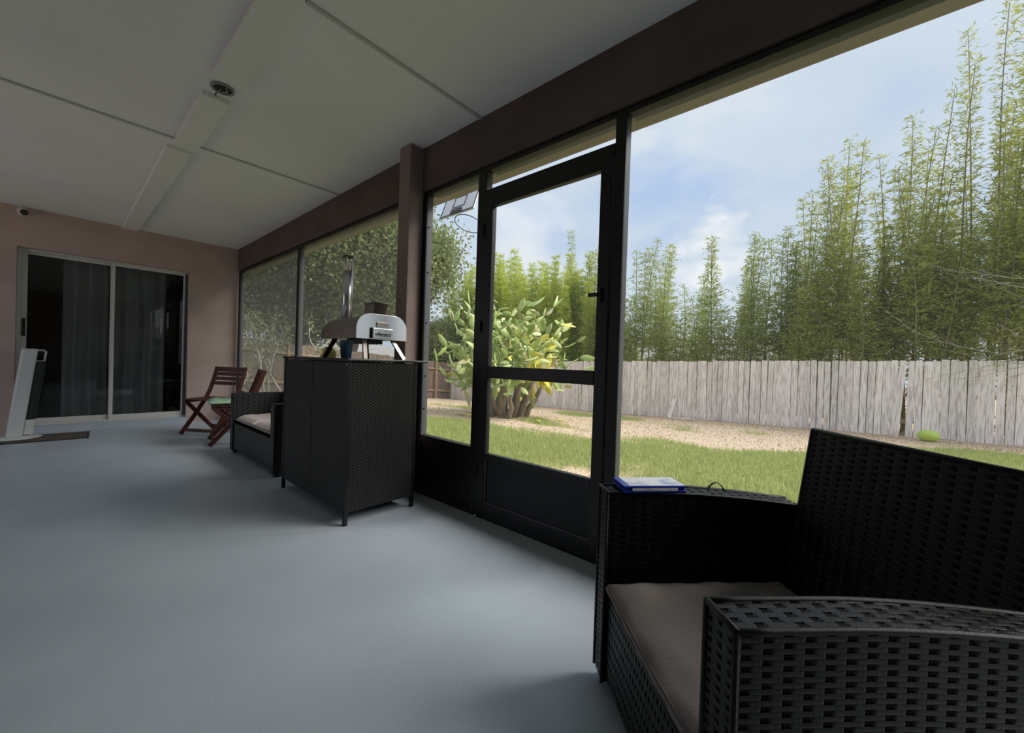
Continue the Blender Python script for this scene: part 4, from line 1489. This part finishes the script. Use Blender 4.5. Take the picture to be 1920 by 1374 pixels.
def add_pad(p, d, kindf, lev):
    """Pad from p along d; then children from its tip."""
    global npads
    if npads >= 299: return
    d = d / np.linalg.norm(d)
    z = Vector(d.tolist())
    sd = Vector(r_.normal(size=3).tolist())
    xax = (sd - z * sd.dot(z)).normalized()
    yax = z.cross(xax)
    k = kindf(p)
    me = PADS[k][r_.integers(0, 3)]
    s = r_.uniform(.75, 1.15)
    o = bpy.data.objects.new('pad', me)
    COL.objects.link(o)
    o.parent = CA
    M = Matrix((xax, yax, z)).transposed().to_4x4() @ Matrix.Scale(s, 4)
    M.translation = Vector(p.tolist())
    o.matrix_local = M
    npads += 1
    tip = p + d * s * .38
    if lev <= 0: return
    for q in range(1 + (r_.random() < .62) + (r_.random() < .2)):
        nd = d * .75 + r_.normal(0, .62, 3) + np.array([0, 0, .10])
        add_pad(tip, nd, kindf, lev - 1)
def kind_at(p):
    # pads turn yellow low on the side nearer the picket fence
    px = p[0] * .66 - p[1] * .75           # across the clump as seen from the house
    yel = .04 + .55 * math.exp(-((px - .75) / .45) ** 2) * math.exp(-((p[2] - 1.25) / .6) ** 2)
    u = r_.random()
    if u < yel: return 2
    if u < yel + .10: return 3
    return 0 if u < .62 else 1
for k in range(22):
    a = k * 2.4
    q0 = .12 + .42 * (k / 22) ** .6
    x0, y0 = q0 * math.cos(a), q0 * math.sin(a)
    pts = [np.array([x0, y0, -.08])]
    spread = np.array([math.cos(a) * .35, math.sin(a) * .35, 1.]) + r_.normal(0, .10, 3)
    for q in range(4):
        pts.append(pts[-1] + spread * r_.uniform(.2, .3) + r_.normal(0, .03, 3))
    rr_ = r_.uniform(.45, .85)
    MB().tube(pts, [.13 * rr_, .11 * rr_, .115 * rr_, .085 * rr_, .06 * rr_], 8).build('trunk', m_cactus_wood, CA, smooth=True)
for k in range(26):                                    # arms of pads reaching out to a dome
    a = k * 2.399 + r_.normal(0, .15)
    t = (k + .5) / 30
    el = t ** .75
    goal = np.array([math.cos(a) * 1.60 * math.sqrt(max(0, 1 - (el * .93) ** 2)), math.sin(a) * 1.62 * math.sqrt(max(0, 1 - (el * .93) ** 2)), .75 + 2.4 * el * r_.uniform(.88, 1.08)])
    p = np.array([math.cos(a) * .38, math.sin(a) * .38, min(goal[2] * .55, 1.05)])
    d = goal - p
    n_p = max(2, int(np.linalg.norm(d) / .40))
    bow = np.array([0, 0, .22 if goal[2] < 1.4 else -.05])
    for q in range(n_p):
        f = q / n_p
        here = p + d * f + bow * math.sin(math.pi * f) + r_.normal(0, .035, 3)
        nd = d / np.linalg.norm(d) + r_.normal(0, .34, 3)
        add_pad(here, nd, kind_at, 0)
        if q > 0 or True:
            for _ in range(1 + (r_.random() < .25)):
                add_pad(here, nd * .45 + r_.normal(0, .75, 3), kind_at, 0)
    add_pad(goal, d / np.linalg.norm(d) + r_.normal(0, .5, 3), kind_at, 1)
for k in range(20):                                    # chains of pads drooping toward the ground
    a = k * 2.399 + .5
    q = r_.uniform(.7, 1.45)
    p = np.array([math.cos(a) * q, math.sin(a) * q, r_.uniform(1.1, 1.35)])
    for _ in range(int(r_.integers(2, 4))):
        d = np.array([math.cos(a) * .25, math.sin(a) * .25, -.9]) + r_.normal(0, .22, 3)
        d /= np.linalg.norm(d)
        add_pad(p, d, kind_at, 0)
        p = p + d * .31
        if p[2] < .35: break
# pads past the first 300, joined by colour into parts of the same plant
fill = {k_: MB() for k_ in range(4)}
for k in range(560):
    a = r_.uniform(0, 6.28)
    el = r_.uniform(-.12, 1)
    q = r_.uniform(.55, 1.0)
    hr = 1.55 * math.sqrt(max(0, 1 - (max(el, 0) * .95) ** 2)) * q
    p = np.array([math.cos(a) * hr, math.sin(a) * hr, .95 + 2.0 * el * q])
    d = np.array([math.cos(a) * .5, math.sin(a) * .5, .25]) + r_.normal(0, .7, 3)
    d /= np.linalg.norm(d)
    k_ = kind_at(p)
    src = PADS[k_][r_.integers(0, 3)]
    zz = Vector(d.tolist()); sd = Vector(r_.normal(size=3).tolist())
    xa = (sd - zz * sd.dot(zz)).normalized(); ya2 = zz.cross(xa)
    M = Matrix((xa, ya2, zz)).transposed() * float(r_.uniform(.7, 1.1))
    bse = len(fill[k_].v)
    pv_ = Vector(p.tolist())
    fill[k_].v += [tuple(pv_ + M @ vv.co) for vv in src.vertices]
    fill[k_].f += [tuple(bse + i_ for i_ in pg.vertices) for pg in src.polygons]
for k_, fb in fill.items():
    if fb.v:
        fb.build('pad_mass', m_pad[k_], CA, smooth=True, kind='stuff')
# fallen debris at the foot
for k in range(16):
    a = r_.uniform(0, 6.28); q = r_.uniform(.5, 1.35)
    me = PADS[3 if k % 3 else 2][k % 3]
    o = bpy.data.objects.new('fallen_pad', me)
    COL.objects.link(o)
    px, py = CX + q * math.cos(a), CY + q * math.sin(a)
    o.location = (px, py, float(ground_z(px, py)) + .03)
    o.rotation_euler = (R(90) + r_.normal(0, .1), r_.uniform(0, 6.28) * 0, r_.uniform(0, 6.28))
    o.scale = (.8, .8, .8)
    tag(o, 'withered cactus pad fallen on the sand under the prickly pear', 'cactus pad', 'fallen cactus pads')

# ------------------------------------------------------------------ neighbour houses beyond the yard, and one added unseen for reflection
def nhouse(loc, rz, L, D, Hh, Rh, label):
    z = float(ground_z(loc[0], loc[1])) - .2
    h = empty('neighbour_house', (loc[0], loc[1], z), rz, label, 'house', 'neighbouring houses')
    MB().box(-L/2, L/2, -D/2, D/2, 0, Hh).build('wall', m_nb_wall, h)
    MB().prism([(-L/2 - .4, -D/2 - .5, Hh), (-L/2 - .4, D/2 + .5, Hh), (-L/2 - .4, 0, Hh + Rh)], (L + .8, 0, 0)).build('roof', m_nb_roof, h)
    for k in range(3):
        x0 = -L/2 + L * (k + .5) / 3
        f = MB().box(x0 - .6, x0 + .6, -D/2 - .04, -D/2, 1.0, 2.1).build('window', m_white, h)
        MB().box(x0 - .52, x0 + .52, -D/2 - .05, -D/2 - .04, 1.08, 2.02).build('pane', m_nb_win, f)
nhouse((-1.0, -17), R(180), 14, 8, 2.5, 1.8, 'unseen pale house added behind the viewer for the sliding door to mirror')  # added out of view to give the sliding door a reflection
nhouse((25, 5.5), R(-90), 13, 8, 2.6, 1.5, 'pale house with grey roof glimpsed through the slender bamboo')
nhouse((13.5, 32), R(0), 11, 8, 2.2, 1.2, 'pale house glimpsed below the pizza oven beyond the trees')
